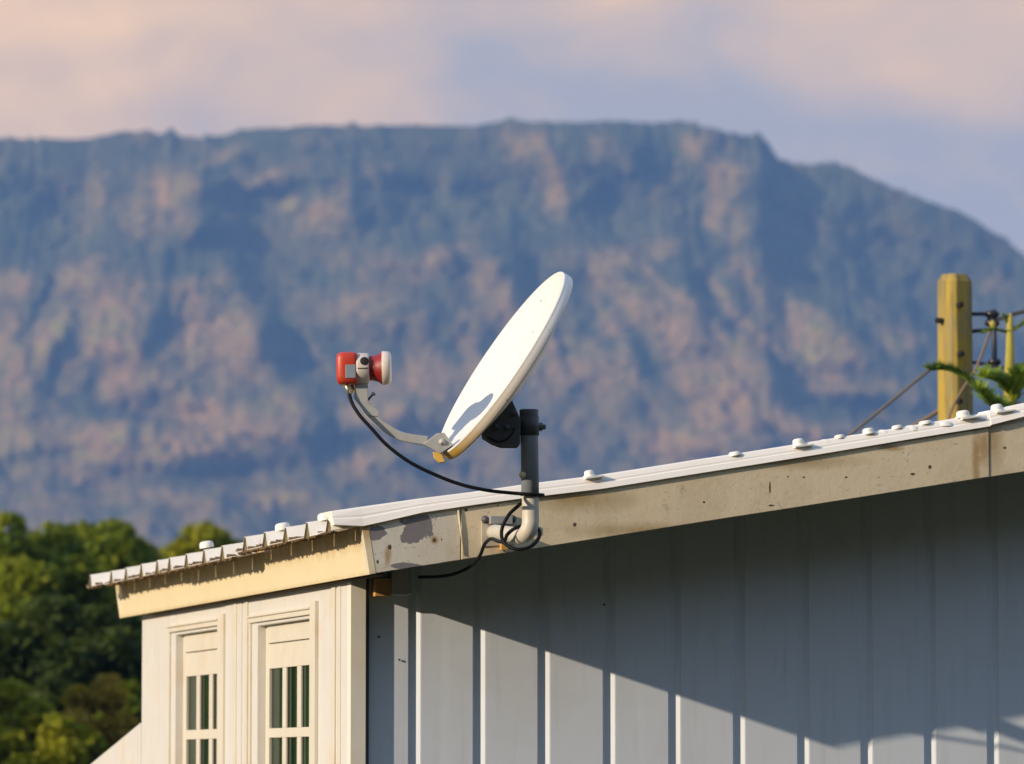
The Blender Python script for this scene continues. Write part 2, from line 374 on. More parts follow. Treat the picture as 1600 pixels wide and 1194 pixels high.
def build_mountain():
    pxs = np.concatenate([np.linspace(-9000, -140, 120, endpoint=False), np.arange(-140, 1740, 2.5), np.linspace(1740, 9000, 120)])
    NV = 300
    v = np.linspace(0, 1, NV)
    YR = 2720.0
    rim_py = np.interp(pxs, [p[0] for p in SKY_PTS], [p[1] for p in SKY_PTS])
    H = (1200 - rim_py) / FPX * YR + 4.2
    nb = fbm(pxs * 1.0, pxs * 0 + 3, 41, 26, 3)
    H = H + (nb - .5) * 2.6 + np.maximum(0, vnoise(pxs, pxs * 0, 77, 9) - .62) * 6
    # profile: talus then cliff then rim
    s = np.interp(v, [0, .18, .45, .62, .93, 1], [0, 130, 250, 285, 330, 350])
    Yb = YR - 350 + s
    PX, V = np.meshgrid(pxs, v, indexing='ij')
    X = (PX - 800) / FPX * 2700.0
    YB = np.broadcast_to(Yb, PX.shape)
    Z = -5 + V * (H[:, None] + 5)
    ipx = 800 + FPX * X / YB; ipy = 1200 - FPX * Z / YB
    w1 = (fbm(ipx, ipy, 5, 60, 4) - .5) * 34; w2 = (fbm(ipx, ipy, 15, 60, 4) - .5) * 34
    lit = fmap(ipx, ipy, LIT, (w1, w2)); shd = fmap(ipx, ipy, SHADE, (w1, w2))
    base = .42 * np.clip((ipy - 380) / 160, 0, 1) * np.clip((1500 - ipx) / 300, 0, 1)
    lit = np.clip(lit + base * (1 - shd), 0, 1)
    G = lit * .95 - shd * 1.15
    # spur field: bulges whose left flank catches the sun
    D = np.zeros_like(PX); dx = np.diff(X[:, 0], prepend=X[0, 0] - 1)
    acc = np.zeros(NV)
    for i in range(len(pxs)):
        k = math.exp(-min(dx[i], 60) / 42.0)
        acc = acc * k + G[i] * min(dx[i], 3) * 1.0
        D[i] = acc
    # smooth vertically
    for _ in range(6):
        D[:, 1:-1] = (D[:, :-2] + D[:, 1:-1] * 2 + D[:, 2:]) / 4
    gx = X + (fbm(X, Z, 61, 60, 3) - .5) * 40
    gul = np.abs(fbm(gx, Z * .8 + X * .25, 23, 46, 4) - .5) * 2
    fine = fbm(X, Z, 33, 11, 4) - .5
    big = fbm(X, Z * .8, 91, 150, 3) - .5
    iso = (fbm(X * .85 + Z * .75, (Z - X * .6) * .40, 123, 34, 4) - .5) * np.clip((.62 - V) / .3, 0, 1)
    env = np.interp(V, [0, .1, .9, 1], [.2, 1, 1, .5])
    D = D * env + (gul * 10 + fine * 9 + big * 26 + iso * 48) * env
    Y = YB - D
    # rows behind the rim: the plateau falls gently away
    back = [(30, 3), (120, 6), (400, -4), (800, -60)]
    XB = [X]; YB2 = [Y]; ZB = [Z]
    for (dy, dz) in back:
        XB.append(X[:, -1:]); YB2.append(Y[:, -1:] + dy); ZB.append(np.maximum(Z[:, -1:] + dz - (2 if dz > 0 else 0) - 6, -6))
    X = np.concatenate(XB, 1); Y = np.concatenate(YB2, 1); Z = np.concatenate(ZB, 1)
    n, m = X.shape
    me = bpy.data.meshes.new('mountain')
    co = np.stack([X, Y, Z], -1).reshape(-1, 3)
    idx = np.arange(n * m).reshape(n, m)
    q = np.stack([idx[:-1, :-1], idx[1:, :-1], idx[1:, 1:], idx[:-1, 1:]], -1).reshape(-1, 4)
    me.vertices.add(len(co)); me.vertices.foreach_set('co', co.astype(np.float32).ravel())
    me.loops.add(len(q) * 4); me.loops.foreach_set('vertex_index', q.ravel().astype(np.int32))
    me.polygons.add(len(q)); me.polygons.foreach_set('loop_start', np.arange(len(q), dtype=np.int32) * 4)
    me.update(calc_edges=True)
    me.polygons.foreach_set('use_smooth', np.ones(len(q), dtype=bool))
    lit_rock = np.zeros((n, m)); lit_rock[:, :NV] = np.clip(lit - .75 * shd, 0, 1)  # sunlit and shaded patches painted into the colour along with rocky ground
    at_ = me.attributes.new('lit_rock', 'FLOAT', 'POINT'); at_.data.foreach_set('value', lit_rock.ravel().astype(np.float32))
    o = bpy.data.objects.new('mountain', me); COL.objects.link(o); o['kind'] = 'structure'
    mt = M('mountain_slope', (.05, .055, .03), .95, spec=.1)
    a = mt.N('ShaderNodeAttribute', attribute_name='lit_rock')
    nA = mt.noise(.035, 9, .70); nB = mt.noise(.11, 6, .6, loc=(9, 4, 2))
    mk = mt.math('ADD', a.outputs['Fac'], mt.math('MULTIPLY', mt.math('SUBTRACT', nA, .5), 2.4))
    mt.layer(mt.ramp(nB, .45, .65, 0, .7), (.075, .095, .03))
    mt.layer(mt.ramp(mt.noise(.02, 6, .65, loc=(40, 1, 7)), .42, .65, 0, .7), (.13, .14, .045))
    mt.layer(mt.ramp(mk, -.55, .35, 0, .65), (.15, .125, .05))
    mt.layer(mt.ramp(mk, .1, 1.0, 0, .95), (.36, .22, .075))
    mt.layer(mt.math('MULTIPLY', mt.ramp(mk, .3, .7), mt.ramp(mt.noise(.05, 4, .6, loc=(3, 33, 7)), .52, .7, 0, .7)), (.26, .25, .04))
    tcl = mt.ramp(mt.noise(.16, 3, .6, loc=(7, 70, 7)), .50, .62, 0, .45)
    mt.layer(tcl, (.035, .06, .025))
    mt.bump(mt.noise(.14, 6, .65), 1.0, 6.0)
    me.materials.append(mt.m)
    return o
build_mountain()

g = MB(); S = 3600
g.add([(-S, -S, 0), (S, -S, 0), (S, S, 0), (-S, S, 0)], [(0, 1, 2, 3)])
mg = M('grassy_ground', (.04, .045, .02), .95, spec=.1)
mg.layer(mg.ramp(mg.noise(.3, 6, .6), .4, .7, 0, .7), (.06, .05, .025))
gr = g.build('ground', mg.m); gr['kind'] = 'structure'

# unseen dark wooded slope behind the viewer, added to block low sky light
def blocker_hillside():
    na, nr = 220, 26
    az = np.radians(np.linspace(-62, 98, na)); rr = np.linspace(0, 1, nr)
    A, Q = np.meshgrid(az, rr, indexing='ij')
    edge = np.clip(np.minimum((A - az[0]), (az[-1] - A)) / .5, 0, 1)
    hgt = (46 + 8 * fbm(A * 60, A * 0, 201, 9, 4)) * (.25 + .75 * edge * edge * (3 - 2 * edge))
    Rr = 55 + Q * 75
    X = -np.sin(A) * Rr * -1; Yy = -np.cos(A) * Rr
    Zz = Q ** .8 * hgt + (fbm(X, Yy, 301, 6, 3) - .5) * 5 * Q - .3
    X = np.concatenate([X, X[:, -1:] * 3], 1); Yy = np.concatenate([Yy, Yy[:, -1:] * 3], 1); Zz = np.concatenate([Zz, Zz[:, -1:] * 0 - .4], 1)
    co = np.stack([X, Yy, Zz], -1); n, m = X.shape
    fs = [(i * m + k, (i + 1) * m + k, (i + 1) * m + k + 1, i * m + k + 1) for i in range(n - 1) for k in range(m - 1)]
    me = bpy.data.meshes.new('blocker_hill_mesh'); me.from_pydata(co.reshape(-1, 3).tolist(), [], fs)
    mm = M('blocker_hill_cover', (.025, .035, .015), .95, spec=.1); mm.layer(mm.ramp(mm.noise(.25, 6, .65), .4, .65, 0, .8), (.045, .05, .02)); mm.bump(mm.noise(.5, 5, .6), 1.0, 1.5)
    me.materials.append(mm.m); o = bpy.data.objects.new('blocker_hill', me); COL.objects.link(o); o['kind'] = 'structure'
blocker_hillside()

# haze
mh = bpy.data.materials.new('haze_air'); mh.use_nodes = True
mh.node_tree.nodes.clear()
ho = mh.node_tree.nodes.new('ShaderNodeOutputMaterial'); hv = mh.node_tree.nodes.new('ShaderNodeVolumePrincipled')
hv.inputs['Color'].default_value = (.215, .46, 1.0, 1); hv.inputs['Density'].default_value = 2.15e-4; hv.inputs['Anisotropy'].default_value = 0.0
mh.node_tree.links.new(hv.outputs[0], ho.inputs['Volume'])
hb = MB(); hb.box((-3700, -3700, -8), (3700, 3700, 400), fr=lambda x, y, z: Vector((x, y, z)))
hz = hb.build('haze', mh); hz['kind'] = 'stuff'

# ------------------------------------------------------------------ the house
house = thing('metal_clad_house', HOUSE, 'white metal clad house with sloping white roof, stained fascia and two narrow windows', 'house')
house['_org'] = tuple(HOUSE)
SL = .163                                   # roof slope along the gable
UW = .05                                    # plane of the eave wall
TW = .50                                    # plane of the gable wall
GZ = -C0.z                                  # ground in the house frame
def hz_(px, py, t): u, _, z = R(px, py, t); return u, z

# gable fascia boards
def fas(x0, x1, name_mat, proud=0.0, dz=0.0):
    u0 = R(x0, 800)[0]; u1 = R(x1, 740)[0] if x1 < 1650 else x1 - 1650
    mb = MB(); k = 8
    zt = .158
    lo = []; hi = []
    for i in range(k + 1):
        u = u0 + (u1 - u0) * i / k
        lo.append((u, SL * u + random.uniform(-.0006, .0006) + dz)); hi.append((u, SL * u + zt))
    lean = .026 if x0 < 600 else .0
    for a in range(k):
        pass
    poly = [P(u, -proud, z) for (u, z) in lo] + [P(u - (lean if (j == k and lean) else 0), -proud, z) for j, (u, z) in reversed(list(enumerate(hi)))]
    # the first board's upper end leans left along the eave board
    if lean:
        poly = [P(u, -proud, z) for (u, z) in lo] + [P(u, -proud, z) for (u, z) in reversed(hi[1:])] + [P(u0 - lean, -proud, zt - .004)]
    mb.prism(poly, ET * (.026 + proud))
    return mb.build('fascia_board', name_mat, house, bevel=.0015)
def r3(px, py): u, t, z = R(px, py); return (u, t, z)
mfa = fascia_mat('weathered_fascia', [(r3(609, 855), (.006, .03, .008)), (r3(679, 844), (.006, .03, .007)), (r3(590, 878), (.004, .03, .006)), (r3(690, 843), (.002, .03, .004))],
                 [(r3(606, 868), (.010, .03, .028)), (r3(679, 844), (.012, .03, .012))],
                 peel=[(r3(655, 820), (.055, .03, .045)), (r3(640, 838), (.03, .03, .03)), (r3(632, 885), (.05, .03, .012)), (r3(590, 832), (.028, .03, .022))], base=(.66, .62, .53))
mfb = fascia_mat('weathered_fascia_long', [(r3(728, 797), (.006, .03, .005)), (r3(778, 790), (.003, .03, .003)), (r3(898, 820), (.006, .03, .006)), (r3(1453, 730), (.006, .03, .006)), (r3(1426, 741), (.008, .03, .004)), (r3(1203, 762), (.003, .03, .020)),
                  (r3(1231, 745), (.003, .03, .003)), (r3(1256, 746), (.004, .03, .003)), (r3(1322, 746), (.005, .03, .003)), (r3(1100, 785), (.004, .03, .004)), (r3(1205, 790), (.01, .03, .003))],
                 [(r3(880, 775), (.08, .05, .012)), (r3(1525, 720), (.012, .03, .10)), (r3(1538, 700), (.02, .03, .05)), (r3(1390, 700), (.04, .03, .01))],
                 stain=[(r3(900, 780), (.16, .06, .03)), (r3(1000, 830), (.2, .08, .02)), (r3(1210, 720), (.25, .1, .02))])
mfc = fascia_mat('weathered_fascia_grey', [(r3(1570, 700), (.005, .03, .004))], [], stain=[(r3(1552, 690), (.03, .03, .08))])
fas(577, 719.5, mfa)
fas(721, 1545, mfb, proud=.003)
u_e = R(1545, 740)[0]
mb = MB(); mb.prism([P(u_e + .002, 0, SL * u_e), P(6.3, 0, SL * 6.3), P(6.3, 0, SL * 6.3 + .158), P(u_e + .002, 0, SL * u_e + .158)], ET * .026)
mb.build('fascia_board', mfc, house, bevel=.0015)
# the joint cover strip between first and second board
mb = MB(); ja = R(714, 796, -.008); jb = R(722, 869, -.008)
mb.tube([P(*R(716, 797, -.006)), P(*R(720, 830, -.007)), P(*R(725, 868, -.006))], [.0035, .003, .002], 6)
mb.build('joint_sealant', painted('yellowed_sealant', (.62, .55, .36), (.3, .2, .08), .5), house)

# eave fascia, leaning with the rafters
mfl = M('eave_fascia_paint', (.76, .67, .44), .5)
mfl.layer(mfl.ramp(mfl.noise(5, 5, .6), .45, .75, 0, .35), (.72, .58, .34))
spz = mfl.N('ShaderNodeSeparateXYZ'); mfl.L(mfl.tc.outputs['Object'], spz.inputs[0])
zc = C0.z
up = mfl.math('ADD', spz.outputs['Z'], mfl.math('MULTIPLY', mfl.noise(22, 6, .7, vec=(1, 1, .5)), .10))
mfl.layer(mfl.ramp(up, zc + .120, zc + .200, 0, .85), (.40, .21, .04))
lowz = mfl.math('ADD', spz.outputs['Z'], mfl.math('MULTIPLY', mfl.noise(14, 5, .7), .03))
mfl.layer(mfl.ramp(lowz, zc + .030, zc + .012, 0, .4), (.50, .36, .14))
mfl.layer(mfl.ramp(mfl.noise(190, 2, .5), .76, .79, 0, .6), (.2, .12, .05)); mfl.bump(mfl.noise(20, 5, .6), .15, .002)
TF = Lf(187, 967, 0)[1]
mb = MB()
mb.prism([P(0, -.001, -.002), P(-.026, -.001, .152), P(-.003, -.001, .156), P(.022, -.001, .002)], ET * (TF + .001))
# far end a little deeper
for i, v_ in enumerate(mb.v):
    q = (v_ - C0); 
    if q.dot(ET) > TF * .9:
        mb.v[i] = v_ + Vector((0, 0, .022 if q.z > .1 else -.001))
mb.build('eave_fascia_board', mfl.m, house, bevel=.0015)
# dark batten behind the fascia foot, ceiling boards of the overhang
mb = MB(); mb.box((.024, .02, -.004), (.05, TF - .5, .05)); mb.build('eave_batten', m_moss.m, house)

# roof sheets with raised ribs
def roof_sheet(t0, t1, ribs, dz, u0, u1, name='roof_sheet'):
    """profile across t; ribs = list of t centres"""
    prof = [(t0, 0.0)]
    for r in ribs:
        prof += [(r - .045, 0), (r - .012, .045), (r + .012, .045), (r + .045, 0)]
    prof.append((t1, 0.0))
    mb = MB(); th = .002
    nseg = 5
    rows = []
    us = [u0, u0 + .25, u0 + .8, 2.0, 4.0, u1]
    vs = []; fs = []
    n = len(prof)
    for u in us:
        for (t, z) in prof: vs.append(P(u, t, .156 + SL * u + z + dz))
    for u in us:
        for (t, z) in prof: vs.append(P(u, t, .156 + SL * u + z + dz - th))
    m = len(us) * n
    for i in range(len(us) - 1):
        for k in range(n - 1):
            a = i * n + k
            fs.append((a, a + 1, a + n + 1, a + n)); fs.append((a + m, a + n + m, a + n + 1 + m, a + 1 + m))
    for k in range(n - 1):
        fs.append((k, k + m, k + 1 + m, k + 1)); a = (len(us) - 1) * n + k; fs.append((a, a + 1, a + 1 + m, a + m))
    for i in range(len(us) - 1):
        a = i * n; fs.append((a, a + n, a + n + m, a + m)); a += n - 1; fs.append((a, a + m, a + n + m, a + n))
    mb.add(vs, fs)
    return mb.build(name, m_roof.m, house)
pitch = .333; r0 = .03
sheets = [(.012, .20, [r0 + .02], 0.0, -.12), (.20, 1.52, [r0 + pitch * k for k in (1, 2, 3, 4)], -.003, -.122), (1.52, 2.86, [r0 + pitch * k for k in (5, 6, 7, 8)], -.016, -.135), (2.86, 4.19, [r0 + pitch * k for k in (9, 10, 11, 12)], -.014, -.12), (4.19, 4.42, [4.345], -.012, -.15)]
for (a, b, rb, dz, u0) in sheets:
    sh = roof_sheet(a, b - .001, rb, dz, u0, 6.3)
    # added dark olive plates, painting the shade inside each open rib
    for r in rb:
        mb = MB()
        mb.prism([P(u0 + .006, r - .040, .152 + SL * u0 + dz), P(u0 + .006, r + .040, .152 + SL * u0 + dz), P(u0 + .006, r + .011, .152 + SL * u0 + dz + .044), P(u0 + .006, r - .011, .152 + SL * u0 + dz + .044)], EU * .004)
        mb.build('rib_shade_plate', m_rib_shade.m, sh)
    # ragged grime hanging from the eave edge
    mb = MB(); t = a + .01
    while t < b - .03:
        w = random.uniform(.012, .045); h = random.uniform(.002, .012)
        z = .1535 + SL * u0 + dz
        mb.prism([P(u0 + .002, t, z), P(u0 + .002, t + w, z), P(u0 + .002, t + w * random.uniform(.5, .9), z - h * .8), P(u0 + .002, t + w * random.uniform(.1, .5), z - h)], EU * .02)
        t += w * .9
        if random.random() < .6:
            zz = .157 + SL * u0 + dz
            near = min(abs(t - r) for r in rb)
            if near > .05:
                mb.prism([P(u0 + .001, t, zz), P(u0 + .001, t + w, zz), P(u0 + .001, t + w * .7, zz + h), P(u0 + .001, t + w * .2, zz + h * .7)], EU * .03)
    o = mb.build('eave_grime', m_moss.m, sh); o['kind'] = 'stuff'

# rake flashing in two lengths
def flashing(top, bot, name, du=0.0, tf=-.014):
    prof = [(.010, -.02), (tf + .004, -.02), (tf, 0.0), (tf + .008, .40), (tf + .013, .48), (tf + .014, .60), (tf + .022, .90), (tf + .028, 1.0), (.10, 1.02), (.12, .9)]
    vs = []; fs = []; n = len(prof)
    pts = []
    for (a, b) in zip(top, bot):
        ut, _, zt = R(a[0], a[1], tf); ub, _, zb = R(b[0], b[1], tf)
        pts.append((ut, zt, ub, zb))
    for (ut, zt, ub, zb) in pts:
        for (t, k) in prof:
            vs.append(P(ub + (ut - ub) * k, t, zb + (zt - zb) * k))
    for i in range(len(pts) - 1):
        for k in range(n - 1): fs.append((i * n + k, (i + 1) * n + k, (i + 1) * n + k + 1, i * n + k + 1))
    fs.append(tuple(range(n))); fs.append(tuple(range((len(pts) - 1) * n + n - 1, (len(pts) - 1) * n - 1, -1)))
    mb = MB(); mb.add(vs, fs); return mb.build(name, m_flash.m, house, bevel=.0008)
flashing([(520, 798), (568, 791), (600, 786.5), (660, 778), (740, 768), (830, 755), (940, 741.5), (1100, 716), (1180, 704), (1280, 688), (1400, 669), (1470, 657), (1548, 644)],
         [(522, 820), (568, 822), (600, 815), (660, 801), (740, 789), (830, 777), (940, 764), (1100, 738.5), (1180, 726), (1280, 710), (1400, 690), (1470, 678.5), (1548, 666)], 'rake_flashing')
e1 = R(1600, 631, -.018); 
flashing([(1549, 641), (1600, 630), (1700, 609), (1900, 570), (3400, 300)], [(1549, 664), (1600, 651), (1700, 630), (1900, 592), (3400, 325)], 'rake_flashing', tf=-.018)

# screw caps on the flashing and ribs
def cap(p, r, h, parent, washer=True):
    mb = MB()
    if washer: mb.lathe(p, (SL * -EU + Vector((0, 0, 1))), [(-.004, .001), (-.004, r * 1.25), (.002, r * 1.25), (.0025, r * .9)], 16)
    mb.lathe(p, (SL * -EU + Vector((0, 0, 1))), [(0, r), (h * .6, r * .97), (h * .9, r * .8), (h, r * .45), (h * 1.02, .0001)], 16)
    return mb.build('screw_cap', m_cap.m, parent)
for (x, y, r, h, w) in [(921, 743.5, .016, .018, True), (1148, 711, .019, .011, True), (1248, 695, .019, .020, True), (1312, 685, .017, .012, False), (1357, 677, .019, .017, True), (1402, 670, .018, .012, False), (1446, 663, .022, .012, False), (1505, 651, .022, .020, True), (1558, 642, .020, .022, True)]:
    cap(P(*R(x, y, .02)) , r, h, house, w)
for (x, y) in [(921, 748), (1248, 699), (1509, 655), (1563, 645)]:
    mb = MB(); a = R(x - 6, y + 1, -.010); b = R(x + 22, y - 3, -.010)
    mb.prism([P(a[0], -.016, a[2]), P(b[0], -.016, b[2]), P(b[0], -.016, b[2] + .006), P(a[0], -.016, a[2] + .006)], ET * .05)
    mb.build('washer_strip', m_cap.m, house, bevel=.001)
for (x, y, k) in [(497, 803, 1), (430, 824, 3), (317, 849, 7)]:
    _, t, z = Lf(x, y, -.06)
    cap(P(-.06, r0 + pitch * k, .156 + SL * -.06 + .040), .026, .024, house, False)

# low beads of sealant / humped ridge where roof tiles of the far bay rise
for (x, y, r) in [(1290, 689, .018), (1335, 682, .016), (1380, 674, .018), (1425, 667, .02), (1475, 660, .024), (1530, 650, .022)]:
    MB().lathe(P(*R(x, y + 2, .03)), (0, 0, 1), [(-.01, r * 1.6), (.002, r * 1.4), (.008, r * .8), (.010, .0001)], 14).build('sealant_bead', m_cap.m, house)

# soffit rafters under the overhang + purlin ends
mb = MB()
for t in (.10, .22):
    mb.prism([P(.06, t, SL * .06 + .085), P(6.2, t, SL * 6.2 + .085), P(6.2, t, SL * 6.2 + .15), P(.06, t, SL * .06 + .15)], ET * .04)
mb.build('purlin', m_conc.m, house)

m_soff = painted('bounce_block_dark', (.05, .04, .03), (.02, .016, .012), .6, .8)
mb = MB(); mb.prism([P(.07, .027, SL * .07 + .018), P(6.2, .027, SL * 6.2 + .018), P(6.2, .027, SL * 6.2 + .030), P(.07, .027, SL * .07 + .030)], ET * (TW - .030)); mb.build('bounce_block_soffit', m_soff.m, house)  # added dark board, unseen, keeps bounced light off the wall top
# gable cladding: raised pans with grooves
def zroof(u): return SL * u + .016
edges = [638, 739, 840, 942, 1044, 1145, 1245, 1344, 1443, 1541]
us = [R(x, 1000, TW)[0] for x in edges]
st = (us[-1] - us[0]) / 9
while us[-1] < 6.0: us.append(us[-1] + st)
ua = R(574, 1000, TW)[0]
start = [ua] + [u + .042 for u in us]
for i, ug in enumerate(us):
    a = start[i]
    prof = [(a, 0), (ug, 0), (ug + .004, .0100), (ug + .026, .0100), (ug + .0415, 0)]
    if i % 3 == 1: prof = [(a, 0), ((a + ug) / 2 - .02, .0003), ((a + ug) / 2 + .01, 0.0)] + prof[1:]
    mb = MB(); vs = []; fs = []; n = len(prof)
    for (u, d) in prof:
        u2 = u
        vs.append(P(u2, TW + d, GZ)); vs.append(P(u2, TW + d, zroof(u2)))
    o_ = len(vs)
    for (u, d) in prof:
        vs.append(P(u, TW + .016, GZ)); vs.append(P(u, TW + .016, zroof(u)))
    for k in range(n - 1):
        fs.append((2 * k, 2 * k + 2, 2 * k + 3, 2 * k + 1)); fs.append((o_ + 2 * k, o_ + 2 * k + 1, o_ + 2 * k + 3, o_ + 2 * k + 2))
        fs.append((2 * k + 1, 2 * k + 3, o_ + 2 * k + 3, o_ + 2 * k + 1)); fs.append((2 * k, o_ + 2 * k, o_ + 2 * k + 2, 2 * k + 2))
    fs.append((0, 1, o_ + 1, o_)); k = n - 1; fs.append((2 * k, o_ + 2 * k, o_ + 2 * k + 1, 2 * k + 1))
    mb.add(vs, fs); mb.build('cladding_panel', m_clad.m, house, bevel=.0012)
# inner core so that no light leaks, back and far walls
mb = MB()
mb.prism([P(.20, TW + .02, GZ), P(6.0, TW + .02, GZ), P(6.0, TW + .02, zroof(6.0) - .03), P(.20, TW + .02, zroof(.2) - .03)], ET * .06)
mb.build('inner_lining', m_inter, house)
TB = Lf(222, 1000, UW)[1]
mb = MB()
mb.prism([P(.10, TB - .10, GZ), P(6.0, TB - .10, GZ), P(6.0, TB - .10, zroof(6.0) - .01), P(.10, TB - .10, zroof(.1) - .01)], ET * .10)
mb.build('back_wall', m_white.m, house)
mb = MB(); mb.box((5.95, TW + .1, GZ), (6.04, TB - .1, zroof(5.9))); mb.build('high_side_wall', m_white.m, house)

# corner trim (L-shaped flashing) 3 cm proud of the cladding
TC = TW - .03
u_c1 = R(572, 1000, TC)[0]
mb = MB()
mb.box((UW - .004, TC, GZ), (u_c1, TC + .004, .10)); 
mb.box((UW - .004, TC + .004, GZ), (UW, TC + .05, .03))
mb.box((u_c1 - .004, TC + .004, GZ), (u_c1, TW + .006, .10))
mb.build('corner_trim', m_cream.m, house, bevel=.0015)
mb = MB(); mb.box((u_c1 + .002, TW - .006, GZ), (ua + .004, TW - .002, .12)); mb.build('joint_gasket', m_darkm.m, house)

# eave wall with two windows
def TX(x, y=1050, u=UW): return Lf(x, y, u)[1]
def ZX(x, y, u=UW): return Lf(x, y, u)[2]
tA0, tA1 = TX(497), TX(402)      # near window opening
tB0, tB1 = TX(352), TX(274)      # far window opening
ztA = ZX(445, 972); ztB = ZX(312, 987)
ztop = -.001
TH = .11
def wallpiece(t0, t1, z0, z1, du=0.0, mat=None, nm='wall_board', bv=.0025):
    mb = MB(); mb.box((UW - du, t0, z0), (UW + TH, t1, z1)); return mb.build(nm, (mat or m_white).m, house, bevel=bv)
tn = TC + .052
t527 = TX(527); t378 = TX(378)
zt = .06
wallpiece(tn, t527 - .0015, GZ, zt, .003)
wallpiece(t527 + .0015, tA0 - .001, GZ, zt, 0)
wallpiece(tA1 + .001, t378 - .0015, GZ, zt, 0)
wallpiece(t378 + .0015, tB0 - .001, GZ, zt, .003)
wallpiece(tB1 + .001, TB, GZ, zt, 0)
wallpiece(tA0, tA1, ztA, zt, -.001, nm='lintel_board')
wallpiece(tB0, tB1, ztB, zt, -.001, nm='lintel_board')
zsA = ztA - 1.25
wallpiece(tA0, tA1, GZ, zsA, -.001, nm='sill_wall'); wallpiece(tB0, tB1, GZ, zsA, -.001, nm='sill_wall')
# grooved battens beside the windows
for (x0, x1, ya, du) in [(489.5, 497.5, 930, .014), (344.5, 353.5, 950, .013)]:
    mb = MB(); za = ZX(x0, ya + 10); mb.box((UW - du, TX(x1), GZ), (UW + .0, TX(x0), za)); mb.build('batten', m_trimw.m, house, bevel=.002)
for (x0, x1) in [(520, 525), (530, 534), (366, 371), (384, 388)]:
    mb = MB(); mb.box((UW - .006, TX(x1), GZ), (UW - .0031 if x0 in (530, 366) else UW, TX(x0), -.012)); mb.build('reeded_strip', m_trimw.m, house, bevel=.0015)
# mouldings over the windows
for (xa, xb, yy, zt_) in [(391, 489, 958, ztA), (265, 344, 985, ztB)]:
    ta, tb = TX(xb), TX(xa)
    mb = MB(); mb.box((UW - .010, ta, zt_ + .012), (UW, tb, zt_ + .030)); mb.box((UW - .016, ta, zt_ + .030), (UW, tb, zt_ + .038)); mb.build('window_moulding', m_trimw.m, house, bevel=.002)
    mb = MB(); mb.box((UW - .008, tb - .03, zsA), (UW, tb - .008, zt_ + .012)); mb.build('window_moulding', m_trimw.m, house, bevel=.002)

m_glass = M('window_glass', (.008, .016, .010), .03, spec=.5)
m_glass.b.inputs['IOR'].default_value = 1.12
m_glass.L(m_glass.ramp(m_glass.noise(3, 3, .5, vec=(8, 8, .3)), .3, .7, .02, .12), m_glass.b.inputs['Roughness'])
m_glass.layer(m_glass.ramp(m_glass.noise(3.2, 2, .5, vec=(9, 9, .05)), .45, .6, 0, .9), (.020, .050, .022))
def window(t0, t1, zt, cols, ypt, xref):
    """cols: pane left/right px (far to near); ypt: rows in px measured at xref"""
    FU = UW + .030; GU = UW + .040
    root = MB(); root.box((FU + .008, t0, zsA), (FU + .030, t1, zsA + .05))
    fr = root.build('window', m_trimw.m, house, bevel=.001)
    def piece(ta, tb, za, zb, nm, ua=FU, ub=FU + .028, mat=m_trimw.m):
        mb = MB(); mb.box((ua, ta, za), (ub, tb, zb)); return mb.build(nm, mat, fr, bevel=.0018)
    tc = [(TX(b, 1050, FU), TX(a, 1050, FU)) for (a, b) in cols]      # (near, far)
    rows = [ZX(xref, y, FU) for y in ypt]   # joint, pane top, pane bottom, pane2 top, pane2 bottom
    piece(tc[0][1], t1, zsA + .05, zt, 'stile')
    tnr = min(tc[-1][0], t0 + .25); piece(t0, tnr, zsA + .05, zt, 'stile')
    piece(tnr, tc[0][1], rows[0] + .0015, zt, 'top_rail', FU - .006)
    piece(tnr, tc[0][1], rows[1], rows[0] - .0015, 'top_panel')
    piece(tnr, tc[0][1], rows[3], rows[2], 'middle_rail')
    piece(tnr, tc[0][1], zsA + .05, rows[4], 'bottom_rail')
    for i in range(2):
        piece(tc[i + 1][1], tc[i][0], rows[2], rows[1], 'glazing_bar', FU + .001, FU + .0095); piece(tc[i + 1][1], tc[i][0], rows[4], rows[3], 'glazing_bar', FU + .001, FU + .0095)
    for (a, b) in tc:
        for (lo, hi) in ((rows[2], rows[1]), (rows[4], rows[3])):
            mb = MB(); mb.box((GU, a - .004, lo - .004), (GU + .005, b + .004, hi + .004)); mb.build('pane', m_glass.m, fr)
    # green roller curtain behind
window(tA0, tA1, ztA, [(420.5, 440.8), (446.5, 463.7), (469.5, 487)], (1002, 1042, 1137, 1152, 1246), 455)
window(tB0, tB1, ztB, [(291, 306.5), (311.6, 326.2), (331.3, 345)], (1017, 1055, 1140, 1155, 1244), 318)

# ------------------------------------------------------------------ beam ends under the fascia
b1 = R(586, 903, .45); b2 = R(611, 932, .45)
mb = MB(); mb.box((b1[0], .45, b2[2]), (b2[0], .499, b1[2]))
mb.build('timber_beam_end', m_rustw.m, house, bevel=.002)
a1 = R(613, 893, .44); a2 = R(646, 930, .44)
mb = MB(); mb.box((a1[0], .44, a2[2]), (a2[0] - .018, .499, a1[2] + .05)); mb.box((a2[0] - .018, .452, a2[2] + .005), (a2[0], .499, a1[2] + .05))
mb.build('rusty_purlin_end', m_conc.m, house, bevel=.003)
for (x, y) in [(592, 995), (624, 1031), (944, 945)]:
    mb = MB(); mb.lathe(P(*R(x, y, TW - .004)), -ET, [(-.001, .0035), (.002, .0035), (.0025, .0001)], 10); mb.build('rivet', m_dark, house)

